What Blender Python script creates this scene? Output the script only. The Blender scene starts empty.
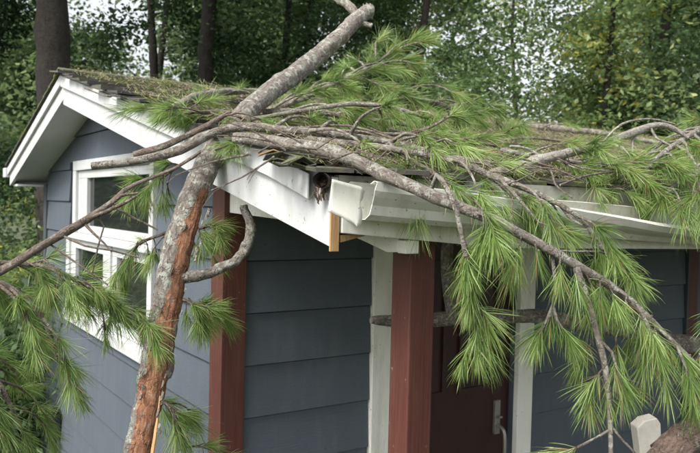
import bpy, math, random
import numpy as np
from mathutils import Vector, Matrix, Quaternion
from mathutils import noise as mnoise

R = math.radians
random.seed(7)
rng = np.random.default_rng(11)
SC = bpy.context.scene
COL = SC.collection

# ------------------------------------------------------------------ camera
# columns: camera right, down, forward written in world axes (X along the eave, Y along the gable)
CM = np.array([[0.83122059, 0.00412982, 0.5559274],
               [-0.55541023, -0.03758837, 0.83072654],
               [0.02432716, -0.99928477, -0.02895048]])
CAM = np.array([-1.1887965, -2.62204867, 2.2])
FPX = 740.37
cd = bpy.data.cameras.new('camera')
cam = bpy.data.objects.new('camera', cd)
COL.objects.link(cam)
m = Matrix.Identity(4)
for i in range(3):
    m[i][0] = CM[i][0]; m[i][1] = -CM[i][1]; m[i][2] = -CM[i][2]; m[i][3] = CAM[i]
cam.matrix_world = m
cd.sensor_width = 36; cd.lens = 36 * FPX / 700
cd.clip_start = 0.05; cd.clip_end = 600
cd.dof.use_dof = True; cd.dof.focus_distance = 2.15; cd.dof.aperture_fstop = 6.5
SC.camera = cam

# ------------------------------------------------------------------ light
SUN_DIR = Vector((-0.85, -0.16, 1.0)).normalized()
w = bpy.data.worlds.new('World'); SC.world = w; w.use_nodes = True
nt = w.node_tree; nt.nodes.clear()
sky = nt.nodes.new('ShaderNodeTexSky'); sky.sky_type = 'NISHITA'; sky.sun_disc = False
sky.sun_elevation = math.asin(SUN_DIR.z)
sky.sun_rotation = math.atan2(SUN_DIR.x, SUN_DIR.y)
sky.air_density = 1.0; sky.dust_density = 5.0; sky.ozone_density = 1.0
hs = nt.nodes.new('ShaderNodeHueSaturation'); hs.inputs['Saturation'].default_value = 0.2
bg = nt.nodes.new('ShaderNodeBackground'); bg.inputs['Strength'].default_value = 0.15
wo = nt.nodes.new('ShaderNodeOutputWorld')
nt.links.new(sky.outputs[0], hs.inputs['Color']); nt.links.new(hs.outputs[0], bg.inputs[0]); nt.links.new(bg.outputs[0], wo.inputs[0])
sd = bpy.data.lights.new('sun', 'SUN'); sd.energy = 1.5; sd.angle = R(18); sd.color = (1, .95, .86)
so = bpy.data.objects.new('sun', sd); COL.objects.link(so)
so.rotation_euler = SUN_DIR.to_track_quat('Z', 'Y').to_euler()
SC.view_settings.view_transform = 'Standard'; SC.view_settings.look = 'None'
SC.view_settings.exposure = 1.15; SC.view_settings.gamma = 1.0
SC.cycles.max_bounces = 8; SC.cycles.transparent_max_bounces = 8

# ------------------------------------------------------------------ geometry helpers
def ray(px, py):
    return CM @ np.array([(px - 350) / FPX, (py - 226.5) / FPX, 1.0])
def at(px, py, d):
    return Vector(CAM + ray(px, py) * d)
RIDGE_Y, RIDGE_Z, SF, SB = 1.72, 2.90, 0.222, 0.277
EAVE = -1.09; RX0 = -0.226; RX1 = 5.4
def zroof(y):
    return RIDGE_Z - (SF * (RIDGE_Y - y) if y < RIDGE_Y else SB * (y - RIDGE_Y))
def on_roof(px, py, off=0.03):
    r = ray(px, py)
    # z = RZ - SF*(RY - y) + off
    a = RIDGE_Z - SF * RIDGE_Y + off
    t = (a + SF * CAM[1] - CAM[2]) / (r[2] - SF * r[1])
    return Vector(CAM + r * t)

def wloc(o):
    v = Vector((0, 0, 0))
    while o is not None:
        v = v + o.location; o = o.parent
    return v

class MB:
    def __init__(s):
        s.v = []; s.f = []; s.mi = []; s.bk = []; s.tn = []
    def add(s, vs, fs, mi=0, bk=None, tn=None):
        b = len(s.v)
        s.v.extend([tuple(x) for x in vs])
        s.bk.extend(bk if bk is not None else [tuple(x) for x in vs])
        s.tn.extend(tn if tn is not None else [0.0] * len(vs))
        for f in fs:
            s.f.append(tuple(i + b for i in f)); s.mi.append(mi)
    def box(s, a, b, mi=0):
        x0, x1 = sorted((a[0], b[0])); y0, y1 = sorted((a[1], b[1])); z0, z1 = sorted((a[2], b[2]))
        s.hexa([(x0, y0, z0), (x1, y0, z0), (x1, y1, z0), (x0, y1, z0), (x0, y0, z1), (x1, y0, z1), (x1, y1, z1), (x0, y1, z1)], mi)
    def hexa(s, p, mi=0):
        s.add(p, [(0, 3, 2, 1), (4, 5, 6, 7), (0, 1, 5, 4), (1, 2, 6, 5), (2, 3, 7, 6), (3, 0, 4, 7)], mi)
    def build(s, name, mats, parent=None, smooth=False, bevel=0.0):
        me = bpy.data.meshes.new(name)
        o0 = wloc(parent) if parent else Vector((0, 0, 0))
        va = np.array(s.v, dtype=np.float64) - np.array(o0)
        me.from_pydata(va.tolist(), [], s.f)
        mats = mats if isinstance(mats, (list, tuple)) else [mats]
        for mm in mats: me.materials.append(mm)
        if len(mats) > 1: me.polygons.foreach_set('material_index', s.mi)
        a = me.attributes.new('bark', 'FLOAT_VECTOR', 'POINT'); a.data.foreach_set('vector', np.array(s.bk, dtype=np.float32).ravel())
        a = me.attributes.new('tint', 'FLOAT', 'POINT'); a.data.foreach_set('value', np.array(s.tn, dtype=np.float32))
        if smooth: me.polygons.foreach_set('use_smooth', [True] * len(me.polygons))
        me.update()
        o = bpy.data.objects.new(name, me); COL.objects.link(o); o.parent = parent
        if bevel:
            bv = o.modifiers.new('bevel', 'BEVEL'); bv.width = bevel; bv.segments = 2; bv.limit_method = 'ANGLE'
        return o

def tag(o, label=None, cat=None, group=None, kind=None):
    if label: o['label'] = label
    if cat: o['category'] = cat
    if group: o['group'] = group
    if kind: o['kind'] = kind
    return o
def empty(name, loc, label=None, cat=None, group=None):
    o = bpy.data.objects.new(name, None); COL.objects.link(o); o.location = loc; o.empty_display_size = .1
    return tag(o, label, cat, group)

def smooth_path(pts, step):
    """Catmull-Rom through [(Vector, r)] -> list of (Vector, r)"""
    P = [(np.array(p), r) for p, r in pts]
    if len(P) == 2: P = [P[0], ((P[0][0] + P[1][0]) / 2, (P[0][1] + P[1][1]) / 2), P[1]]
    out = []
    n = len(P)
    for i in range(n - 1):
        p0 = P[max(i - 1, 0)][0]; p1, r1 = P[i]; p2, r2 = P[i + 1]; p3 = P[min(i + 2, n - 1)][0]
        L = np.linalg.norm(p2 - p1); k = max(1, int(L / step))
        for j in range(k):
            t = j / k
            q = .5 * ((2 * p1) + (-p0 + p2) * t + (2 * p0 - 5 * p1 + 4 * p2 - p3) * t * t + (-p0 + 3 * p1 - 3 * p2 + p3) * t ** 3)
            out.append((q, r1 + (r2 - r1) * t))
    out.append(P[-1])
    return out

def tube(mb, pts, sides=8, step=.03, rough=.06, knots=0, cap0=True, cap1=True, mi=0, mic=1, seed=0, jag0=0, jag1=0, tintf=None, wob=0.0):
    path = smooth_path(pts, step)
    r_ = random.Random(seed * 7919 + 13)
    n = len(path)
    C = np.array([p for p, r in path]); Rr = np.array([r for p, r in path])
    if wob:
        k = np.array([[r_.uniform(-1, 1) for _ in range(3)] for _ in range(n)])
        for _ in range(2): k[1:-1] = (k[:-2] + k[1:-1] + k[2:]) / 3
        k[0] = k[-1] = 0
        C = C + k * wob * Rr[:, None]
    T = np.gradient(C, axis=0); T /= (np.linalg.norm(T, axis=1)[:, None] + 1e-9)
    up = np.array([0, 0, 1.0]) if abs(T[0][2]) < .9 else np.array([1.0, 0, 0])
    N = np.cross(T[0], up); N /= np.linalg.norm(N)
    Ls = np.concatenate([[0], np.cumsum(np.linalg.norm(np.diff(C, axis=0), axis=1))])
    kn = [(r_.uniform(.08, .95) * Ls[-1], r_.uniform(0, 6.28), r_.uniform(.18, .4)) for _ in range(knots)]
    ph = [r_.uniform(0, 6.28) for _ in range(6)]
    vs = []; bk = []; tn = []
    for i in range(n):
        N = N - T[i] * np.dot(N, T[i]); N /= np.linalg.norm(N); B = np.cross(T[i], N)
        L = Ls[i]; r0 = Rr[i]
        for j in range(sides):
            a = 2 * math.pi * j / sides
            rr = r0 * (1 + rough * (.5 * math.sin(2 * a + ph[0] + L * 9) + .5 * math.sin(3 * a + ph[1] - L * 17) + .6 * math.sin(L * 31 / (1 + r0 * 10) + ph[2])) + rough * .9 * r_.uniform(-1, 1))
            for kl, ka, kh in kn:
                d2 = ((L - kl) / (1.1 * r0)) ** 2 + (math.atan2(math.sin(a - ka), math.cos(a - ka)) / .7) ** 2
                if d2 < 4: rr += r0 * kh * math.exp(-d2)
            p = C[i] + (N * math.cos(a) + B * math.sin(a)) * rr
            tv = tintf(L / Ls[-1], a, p) if tintf else 0.0
            if tintf:
                rg = .05 * mnoise.noise(Vector((math.cos(a) * 9, math.sin(a) * 9, L * 5))) + .03 * mnoise.noise(Vector((math.cos(a) * 22, math.sin(a) * 22, L * 14)))
                fl = .045 * max(0, mnoise.noise(Vector(p) * 55))
                p = C[i] + (N * math.cos(a) + B * math.sin(a)) * rr * (1 + (1 - tv) * (.02 + fl) - tv * (.08 - rg * 1.6))
            if i == 0 and jag0: p = p - T[i] * r_.uniform(0, jag0)
            if i == n - 1 and jag1: p = p + T[i] * r_.uniform(0, jag1)
            vs.append(p); bk.append((math.cos(a) * r0, math.sin(a) * r0, L))
            tn.append(tv)
    fs = []
    for i in range(n - 1):
        for j in range(sides):
            a = i * sides + j; b = i * sides + (j + 1) % sides
            fs.append((a, b, b + sides, a + sides))
    mb.add(vs, fs, mi, bk, tn)
    for end, do in ((0, cap0), (n - 1, cap1)):
        if do:
            ring = [vs[end * sides + j] for j in range(sides)]
            c = sum(ring) / sides
            ff = [(j, (j + 1) % sides, sides) if end else ((j + 1) % sides, j, sides) for j in range(sides)]
            mb.add(ring + [c], ff, mic, [(math.cos(6.283 * j / sides), math.sin(6.283 * j / sides), 0) for j in range(sides)] + [(0, 0, 0)])
    return C, T, Rr

# ------------------------------------------------------------------ materials
def newmat(name):
    mt = bpy.data.materials.new(name); mt.use_nodes = True
    t = mt.node_tree; b = t.nodes['Principled BSDF']
    return mt, t, b
def N(t, ty, **kw):
    n = t.nodes.new('ShaderNode' + ty)
    for k, v in kw.items():
        if k.startswith('i_'): n.inputs[int(k[2:])].default_value = v
        else: setattr(n, k, v)
    return n
def noise(t, vec, scale, detail=4, rough=.6):
    n = N(t, 'TexNoise'); n.inputs['Scale'].default_value = scale; n.inputs['Detail'].default_value = detail; n.inputs['Roughness'].default_value = rough
    if vec is not None: t.links.new(vec, n.inputs['Vector'])
    return n.outputs['Fac']
def ramp(t, fac, stops):
    n = N(t, 'ValToRGB'); e = n.color_ramp.elements
    while len(e) < len(stops): e.new(.5)
    for k, (p, c) in enumerate(stops):
        e[k].position = p; e[k].color = c if len(c) == 4 else (*c, 1)
    t.links.new(fac, n.inputs[0]); return n.outputs[0]
def mix(t, f, a, b, mode='MIX'):
    n = N(t, 'Mix', data_type='RGBA', blend_type=mode)
    for s, v in ((0, f), (6, a), (7, b)):
        if hasattr(v, 'is_linked') or hasattr(v, 'links'): t.links.new(v, n.inputs[s])
        elif s == 0: n.inputs[0].default_value = v
        else: n.inputs[s].default_value = (*v, 1) if len(v) == 3 else v
    return n.outputs[2]
def bump(t, b, h, strength=.3, dist=.01):
    n = N(t, 'Bump'); n.inputs['Strength'].default_value = strength; n.inputs['Distance'].default_value = dist
    t.links.new(h, n.inputs['Height']); t.links.new(n.outputs[0], b.inputs['Normal'])
def geo_pos(t): return N(t, 'NewGeometry').outputs['Position']
def attr(t, name): return N(t, 'Attribute', attribute_name=name)
def mapping(t, vec, scale):
    n = N(t, 'Mapping'); n.inputs['Scale'].default_value = scale; t.links.new(vec, n.inputs['Vector']); return n.outputs[0]

def paint_mat(name, col, dirt=(.3, .29, .22), amount=.5, rough=.55, streak=True, specks=True):
    mt, t, b = newmat(name)
    p = geo_pos(t)
    v = mix(t, noise(t, p, 3, 5, .65), tuple(c * .86 for c in col), tuple(min(1, c * 1.08) for c in col))
    d = ramp(t, noise(t, mapping(t, p, (9, 9, 1.6)) if streak else p, 2.2, 6, .7), [(.48, (0, 0, 0)), (.78, (amount,) * 3)])
    v = mix(t, d, v, dirt)
    if specks:
        s = ramp(t, noise(t, p, 95, 2, .5), [(.69, (0, 0, 0)), (.73, (.7,) * 3)])
        v = mix(t, s, v, tuple(c * .35 for c in dirt))
    t.links.new(v, b.inputs['Base Color']); b.inputs['Roughness'].default_value = rough
    bump(t, b, noise(t, mapping(t, p, (1, 1, 1)), 60, 4), .12, .004)
    return mt
M = {}
M['white'] = paint_mat('white_paint', (.49, .50, .505), (.30, .30, .26), .55)
M['cream'] = paint_mat('cream_paint', (.82, .815, .75), (.30, .29, .19), .5)
M['soffit'] = paint_mat('soffit_paint', (.60, .61, .60), (.35, .35, .31), .3, .7, False)
M['fascia'] = paint_mat('weathered_fascia_paint', (.46, .455, .40), (.2, .19, .13), .75, .8)
M['gutter'] = paint_mat('gutter_enamel', (.60, .60, .54), (.30, .29, .19), .55, .38)
M['red'] = paint_mat('barn_red_paint', (.088, .025, .017), (.14, .07, .052), .35, .6)
M['slate'] = paint_mat('slate_blue_paint', (.072, .088, .111), (.115, .125, .135), .45, .62)
def chips(mt, col):
    t = mt.node_tree; b = t.nodes['Principled BSDF']; p = geo_pos(t)
    src = b.inputs['Base Color'].links[0].from_socket
    ch = ramp(t, noise(t, mapping(t, p, (1, 1, .6)), 34, 5, .75), [(.655, (0, 0, 0)), (.675, (.8,) * 3)])
    gr = ramp(t, noise(t, mapping(t, p, (40, 40, 1.5)), 3, 4, .7), [(.35, (.72,) * 3), (.65, (1.1, 1.1, 1.1))])
    v = mix(t, 1.0, src, gr, 'MULTIPLY'); v = mix(t, ch, v, col)
    t.links.new(v, b.inputs['Base Color'])
    bump(t, b, noise(t, mapping(t, p, (60, 60, 2)), 3, 5, .7), .35, .004)
chips(M['red'], (.22, .15, .12))
def grain(mt):
    t = mt.node_tree; b = t.nodes['Principled BSDF']; p = geo_pos(t)
    h = noise(t, mapping(t, p, (3, 3, 90)), 3, 6, .7)
    bump(t, b, h, .35, .004)
grain(M['slate'])
M['slate_dark'] = paint_mat('dark_slate_trim', (.05, .062, .072), (.08, .085, .085), .3, .6)
M['door'] = paint_mat('dark_red_door_paint', (.030, .007, .007), (.06, .03, .03), .3, .45)

def mat_wood(name, a, b_, scale=(30, 30, 3)):
    mt, t, b = newmat(name)
    v = attr(t, 'bark').outputs['Vector']
    f = noise(t, mapping(t, v, scale), 4, 5, .65)
    t.links.new(ramp(t, f, [(.3, a), (.7, b_)]), b.inputs['Base Color']); b.inputs['Roughness'].default_value = .8
    bump(t, b, f, .5, .004); return mt
M['raw_wood'] = mat_wood('raw_split_wood', (.30, .16, .06), (.52, .34, .17))
M['grey_wood'] = mat_wood('weathered_cut_wood', (.22, .19, .15), (.42, .38, .31))
M['orange_wood'] = mat_wood('fresh_torn_wood', (.42, .17, .05), (.62, .36, .15))

def bark_mat(name, dark, light, lichen, lich_amt, red=None, fine=1.0):
    mt, t, b = newmat(name)
    v = attr(t, 'bark').outputs['Vector']
    p = geo_pos(t)
    f = noise(t, mapping(t, v, (26, 26, 9)), 5 * fine, 6, .72)
    c = ramp(t, f, [(.33, dark), (.60, light)])
    # dark cracks and scars
    vo = N(t, 'TexVoronoi', feature='DISTANCE_TO_EDGE'); vo.inputs['Scale'].default_value = 70 * fine
    wp = N(t, 'VectorMath', operation='MULTIPLY_ADD'); nz = N(t, 'TexNoise'); nz.inputs['Scale'].default_value = 45; t.links.new(p, nz.inputs['Vector'])
    t.links.new(nz.outputs['Color'], wp.inputs[0]); wp.inputs[1].default_value = (.02, .02, .02); t.links.new(p, wp.inputs[2])
    t.links.new(wp.outputs[0], vo.inputs['Vector'])
    crack = ramp(t, vo.outputs['Distance'], [(.0, (.5,) * 3), (.10, (0, 0, 0))])
    crack = mix(t, 1.0, crack, ramp(t, noise(t, p, 30, 3), [(.42, (0, 0, 0)), (.6, (1, 1, 1))]), 'MULTIPLY')
    c = mix(t, crack, c, tuple(x * .45 for x in dark))
    g = ramp(t, noise(t, p, 42, 6, .72), [(lich_amt, (0, 0, 0)), (lich_amt + .05, (.9,) * 3)])
    c = mix(t, g, c, lichen)
    g2 = ramp(t, noise(t, p, 11, 4, .6), [(.53, (0, 0, 0)), (.68, (.6,) * 3)])
    c = mix(t, g2, c, tuple(x * .75 for x in lichen))
    g3 = ramp(t, noise(t, p, 120, 3, .6), [(.60, (0, 0, 0)), (.68, (.75,) * 3)])
    c = mix(t, g3, c, tuple(x * .6 for x in dark))
    h = noise(t, mapping(t, v, (60, 60, 26)), 4, 7, .75)
    if red:
        tn = attr(t, 'tint').outputs['Fac']
        add = N(t, 'Math', operation='ADD'); t.links.new(tn, add.inputs[0])
        sub = N(t, 'Math', operation='MULTIPLY_ADD'); t.links.new(noise(t, p, 30, 6, .75), sub.inputs[0]); sub.inputs[1].default_value = 1.2; sub.inputs[2].default_value = -.6
        t.links.new(sub.outputs[0], add.inputs[1])
        mask = ramp(t, add.outputs[0], [(.42, (0, 0, 0)), (.56, (1, 1, 1))])
        fr = noise(t, mapping(t, v, (55, 55, 11)), 3, 7, .75)
        rc = ramp(t, fr, [(.30, red[0]), (.45, red[1]), (.58, red[2]), (.72, red[3])])
        blot = ramp(t, noise(t, p, 60, 5, .7), [(.54, (0, 0, 0)), (.64, (.7,) * 3)])
        rc = mix(t, blot, rc, red[0])
        lp = ramp(t, noise(t, p, 34, 6, .75), [(.60, (0, 0, 0)), (.66, (.6,) * 3)])
        rc = mix(t, lp, rc, tuple(x * .9 for x in lichen))
        c = mix(t, mask, c, rc)
    t.links.new(c, b.inputs['Base Color']); b.inputs['Roughness'].default_value = .92
    hm = N(t, 'Math', operation='SUBTRACT'); t.links.new(h, hm.inputs[0]); t.links.new(crack, hm.inputs[1])
    bump(t, b, hm.outputs[0], 1.0, .012)
    return mt
M['trunk_bark'] = bark_mat('stripped_pine_bark', (.11, .092, .075), (.33, .29, .25), (.50, .53, .46), .525,
                           ((.12, .05, .032), (.33, .145, .08), (.50, .26, .145), (.62, .44, .28)))
M['bark'] = bark_mat('grey_pine_bark', (.115, .093, .076), (.33, .29, .245), (.46, .46, .40), .53)
M['pale_bark'] = bark_mat('pale_smooth_bark', (.22, .19, .16), (.52, .48, .43), (.58, .58, .52), .55)
M['brown_bark'] = bark_mat('brown_twig_bark', (.09, .065, .05), (.27, .215, .175), (.36, .34, .29), .56)
M['log_bark'] = bark_mat('pinkish_log_bark', (.11, .07, .055), (.34, .24, .19), (.46, .42, .36), .56)
M['forest_bark'] = bark_mat('dark_forest_bark', (.012, .010, .008), (.04, .032, .026), (.05, .055, .04), .62, None, .3)

def leaf_mat(name, cols, trans=.35, rough=.5, tscale=1.0, dead=None):
    mt, t, b = newmat(name)
    oi = N(t, 'ObjectInfo').outputs['Random']; tn = attr(t, 'tint').outputs['Fac']
    ma = N(t, 'Math', operation='MULTIPLY_ADD'); t.links.new(oi, ma.inputs[0]); ma.inputs[1].default_value = .5
    t.links.new(tn, ma.inputs[2])
    n = len(cols)
    c = ramp(t, ma.outputs[0], [(i / (n - 1), cols[i]) for i in range(n)])
    if dead is not None:
        dm = ramp(t, tn, [(dead[0] - .01, (0, 0, 0)), (dead[0], (1, 1, 1))])
        c = mix(t, dm, c, dead[1])
    t.links.new(c, b.inputs['Base Color']); b.inputs['Roughness'].default_value = rough
    tr = N(t, 'BsdfTranslucent'); t.links.new(c, tr.inputs[0])
    ms = N(t, 'MixShader'); ms.inputs[0].default_value = trans
    t.links.new(b.outputs[0], ms.inputs[1]); t.links.new(tr.outputs[0], ms.inputs[2])
    t.links.new(ms.outputs[0], t.nodes['Material Output'].inputs[0])
    return mt
M['needle'] = leaf_mat('pine_needle_green', [(.075, .145, .040), (.16, .265, .068), (.275, .39, .112), (.44, .54, .24)], .44, .4, dead=(.94, (.30, .19, .09)))
M['litter'] = leaf_mat('fallen_needle_litter', [(.13, .18, .06), (.22, .27, .09), (.33, .33, .15), (.30, .24, .15), (.36, .28, .19)], .2, .7)
M['leaf_a'] = leaf_mat('dark_forest_leaf', [(.024, .05, .022), (.045, .09, .034), (.085, .15, .055), (.17, .24, .09)], .5, .5)
M['leaf_b'] = leaf_mat('mid_forest_leaf', [(.07, .125, .055), (.12, .195, .085), (.20, .29, .12), (.31, .39, .19)], .55, .5)  # green lifted so its colour carries sky glare over the right-hand trees
M['leaf_c'] = leaf_mat('bright_forest_leaf', [(.09, .165, .06), (.15, .24, .09), (.23, .33, .13), (.33, .41, .17), (.6, .52, .09)], .55, .45)  # lightest leaf set; haze and glare at the right painted into it

def shingle_mat():
    mt, t, b = newmat('mossy_asphalt_shingle')
    p = geo_pos(t); oi = N(t, 'ObjectInfo').outputs['Random']
    c = ramp(t, oi, [(0, (.035, .033, .031)), (.5, (.06, .055, .05)), (1, (.095, .085, .072))])
    c = mix(t, noise(t, p, 180, 3, .7), c, (.10, .095, .09), 'MIX')
    g = ramp(t, noise(t, p, 5, 6, .7), [(.50, (0, 0, 0)), (.62, (.85,) * 3)])
    c = mix(t, g, c, mix(t, noise(t, p, 40, 3), (.06, .085, .02), (.17, .19, .05)))
    t.links.new(c, b.inputs['Base Color']); b.inputs['Roughness'].default_value = .95
    bump(t, b, noise(t, p, 150, 4, .8), .7, .006); return mt
M['shingle'] = shingle_mat()
def simple(name, col, rough=.6, metal=0, ns=40):
    mt, t, b = newmat(name); p = geo_pos(t)
    t.links.new(mix(t, noise(t, p, ns, 4), tuple(c * .75 for c in col), tuple(min(1, c * 1.2) for c in col)), b.inputs['Base Color'])
    b.inputs['Roughness'].default_value = rough; b.inputs['Metallic'].default_value = metal; return mt
M['tar'] = simple('torn_black_felt', (.018, .017, .017), .8)
M['rust'] = simple('rusty_dark_metal', (.05, .038, .03), .8, 0, 120)
M['deck'] = simple('roof_board', (.17, .12, .075), .85)
M['room'] = simple('interior_plaster', (.25, .24, .22), .9)
M['metal'] = simple('tarnished_nickel', (.30, .29, .27), .5, .7)
M['black'] = simple('black_plastic', (.012, .014, .017), .5)
M['stone'] = simple('pale_concrete_block', (.42, .40, .36), .9, 0, 60)
def glass_mat():
    mt, t, b = newmat('window_glass')
    b.inputs['Base Color'].default_value = (.02, .023, .022, 1); b.inputs['Roughness'].default_value = .04; b.inputs['Specular IOR Level'].default_value = 1.0
    bump(t, b, noise(t, geo_pos(t), 3, 2), .03, .02)
    g = N(t, 'BsdfTransparent'); ms = N(t, 'MixShader'); ms.inputs[0].default_value = .12
    t.links.new(b.outputs[0], ms.inputs[1]); t.links.new(g.outputs[0], ms.inputs[2]); t.links.new(ms.outputs[0], t.nodes['Material Output'].inputs[0])
    return mt
M['glass'] = glass_mat()
def ground_mat():
    mt, t, b = newmat('forest_floor'); p = geo_pos(t)
    c = ramp(t, noise(t, p, .8, 8, .7), [(.35, (.05, .04, .025)), (.5, (.06, .075, .03)), (.68, (.09, .12, .045))])
    t.links.new(c, b.inputs['Base Color']); b.inputs['Roughness'].default_value = .95
    bump(t, b, noise(t, p, 12, 8, .8), 1, .08); return mt
M['ground'] = ground_mat()

# ------------------------------------------------------------------ ground
g = MB(); n = 60; S = 260
gv = [((i / n - .5) * 2 * S + 3, (j / n - .5) * 2 * S + 3, 0) for j in range(n + 1) for i in range(n + 1)]
gv = [(x, y, 0.0 if -8 < x < 10 and -8 < y < 12 else .25 * math.sin(x * .13) * math.cos(y * .11)) for x, y, z in gv]
g.add(gv, [(j * (n + 1) + i, j * (n + 1) + i + 1, (j + 1) * (n + 1) + i + 1, (j + 1) * (n + 1) + i) for j in range(n) for i in range(n)])
tag(g.build('ground', M['ground'], smooth=True), kind='structure')

# ------------------------------------------------------------------ shed
W = 3.2; LX = 5.0; PX = 3.13; TH = .09
shed = empty('shed', (0, 0, 0), 'small slate blue shed with white trim, red posts and a damaged mossy roof', 'shed')
LZ0 = 1.355; EXPO = .2065

def clip(poly, a, b, c):          # keep a*u + b*v <= c
    out = []
    for i in range(len(poly)):
        p, q = poly[i], poly[(i + 1) % len(poly)]
        dp = a * p[0] + b * p[1] - c; dq = a * q[0] + b * q[1] - c
        if dp <= 0: out.append(p)
        if dp * dq < 0:
            t = dp / (dp - dq); out.append((p[0] + (q[0] - p[0]) * t, p[1] + (q[1] - p[1]) * t))
    return out
def prism(mb, poly, f0, f1):
    """poly in (u,v); f0/f1 map to back and front 3D points"""
    n = len(poly)
    mb.add([f0(*p) for p in poly] + [f1(*p) for p in poly], [tuple(range(n))[::-1], tuple(range(n, 2 * n))] + [(i, (i + 1) % n, n + (i + 1) % n, n + i) for i in range(n)])
SOFF = .125
def under(poly, drop=SOFF + .004):
    # below soffit line on both slopes
    poly = clip(poly, -SF, 1, RIDGE_Z - SF * RIDGE_Y - drop)
    if len(poly) > 2: poly = clip(poly, SB, 1, RIDGE_Z + SB * RIDGE_Y - drop)
    return poly

# window in the gable: openings (y0,y1,z0,z1)
WU = (.86, 2.0, 2.03, 2.33); WL1 = (.88, 1.42, 1.52, 1.885); WL2 = (1.63, 2.24, 1.555, 1.885)
WT = (.77, 2.45, 1.42, 2.43)      # whole window block cut from wall
gw = MB()
def gp(poly): 
    poly = under(poly, SOFF - .02)
    if len(poly) > 2: prism(gw, poly, lambda y, z: (TH, y, z), lambda y, z: (0.0, y, z))
gp([(0, 0), (W, 0), (W, WT[2]), (0, WT[2])]); gp([(0, WT[2]), (WT[0], WT[2]), (WT[0], WT[3]), (0, WT[3])])
gp([(WT[1], WT[2]), (W, WT[2]), (W, WT[3]), (WT[1], WT[3])]); gp([(0, WT[3]), (W, WT[3]), (W, 3), (0, 3)])
gable = gw.build('gable_wall', [M['slate']], shed)
WX = WT[:2]
def board(parent, poly, frame, z0):
    if len(poly) < 3: return
    mb = MB()
    jit = random.uniform(-.001, .001)
    off = lambda z: .019 - .012 * (z - z0) / EXPO + jit
    prism(mb, poly, lambda u, z: frame(u, .001, z), lambda u, z: frame(u, off(z), z))
    mb.build('siding_board', M['slate'], parent, bevel=.0012)
k0 = -6
for k in range(k0, 9):
    z0 = LZ0 + k * EXPO; z1 = z0 + EXPO - .0045
    fr = lambda u, o, z: (-o, u, z)
    y0, y1 = .088, W - .065
    for a, b_ in ([(y0, y1)] if z1 < WT[2] or z0 > WT[3] else [(y0, WT[0] - .002), (WT[1] + .002, y1)]):
        pieces = [[(a, z0), (b_, z0), (b_, z1), (a, z1)]]
        if z0 < WT[2] < z1:
            pieces += [[(WT[0], z0), (WT[1], z0), (WT[1], WT[2] - .003), (WT[0], WT[2] - .003)]] if a == y0 else []
        if z0 < WT[3] < z1:
            pieces += [[(WT[0], WT[3] + .003), (WT[1], WT[3] + .003), (WT[1], z1), (WT[0], z1)]] if a == y0 else []
        for pc in pieces: board(gable, under(pc), fr, z0)
mb = MB(); mb.box((-.024, W - .063, 0), (.0, W + .02, 2.30)); mb.build('corner_board', M['slate_dark'], shed, bevel=.002)

# front wall with door opening
DX0, DX1, DZ = .79, 1.585, 2.06
fw = MB()
def fp(x0, x1, z0, z1): fw.box((x0, 0, z0), (x1, TH, z1))
ZT = zroof(0) - SOFF
fp(TH, DX0, 0, ZT); fp(DX1, LX, 0, ZT); fp(DX0, DX1, DZ, ZT)
front = fw.build('front_wall', M['slate'], shed)
for k in range(k0, 6):
    z0 = LZ0 + k * EXPO; z1 = z0 + EXPO - .0045
    if z0 > ZT: continue
    z1 = min(z1, ZT - .01)
    fr = lambda u, o, z: (u, -o, z)
    if z0 > 2.155: segs = [(.075, PX - .1), (PX + .022, LX - .08)]
    else: segs = [(.075, .676), (1.695, PX - .1), (PX + .022, LX - .08)]
    for a, b_ in segs: board(front, [(a, z0), (b_, z0), (b_, z1), (a, z1)], fr, z0)
mb = MB(); mb.box((0, W - TH, 0), (LX, W, 2.28)); mb.build('rear_wall', M['slate'], shed)
mb = MB(); prism(mb, under([(TH, 0), (W - TH, 0), (W - TH, 3), (TH, 3)]), lambda y, z: (LX - TH, y, z), lambda y, z: (LX, y, z)); mb.build('end_wall', M['slate'], shed)
mb = MB(); mb.box((TH, TH, .02), (LX - TH, W - TH, .08)); mb.build('floor', M['room'], shed)
# red corner boards
for (a, b_) in [((-.027, -.006, 0), (.0, .085, 2.44)), ((-.0265, -.027, 0), (.073, -.0005, 2.42)), ((PX - .078, -.028, 0), (PX + .02, -.0005, 2.42)), ((LX - .078, -.028, 0), (LX + .02, -.0005, 2.42))]:
    mb = MB(); mb.box(a, b_); mb.build('corner_board', M['red'], shed, bevel=.002)
mb = MB(); mb.box((PX - .094, -.030, 0), (PX - .081, -.0005, 2.3)); mb.build('corner_bead', M['slate_dark'], shed)

# door
for (x0, x1) in ((.68, DX0), (DX1, 1.69)):
    mb = MB(); mb.box((x0, -.032, 0), (x1, .0, 2.055)); mb.build('door_casing', M['cream'], shed, bevel=.003)
mb = MB(); mb.box((.66, -.034, 2.058), (1.71, .0, 2.15)); mb.build('door_casing', M['cream'], shed, bevel=.003)
dr = MB(); dr.box((DX0 + .004, .03, .1), (DX1 - .004, .07, DZ - .004))
for (x0, x1) in ((DX0 + .09, DX0 + .36), (DX0 + .44, DX1 - .09)):
    for (z0, z1) in ((.3, .8), (1.3, 1.95)):
        for q in (((x0, .018, z0), (x1, .03, z0 + .025)), ((x0, .018, z1 - .025), (x1, .03, z1)), ((x0, .018, z0 + .025), (x0 + .025, .03, z1 - .025)), ((x1 - .025, .018, z0 + .025), (x1, .03, z1 - .025))): dr.box(*q)
door = dr.build('door', M['door'], shed)
hb = MB(); hb.box((1.475, .012, 1.07), (1.51, .03, 1.24))
hb.box((1.482, -.012, 1.155), (1.503, .012, 1.165))
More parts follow.
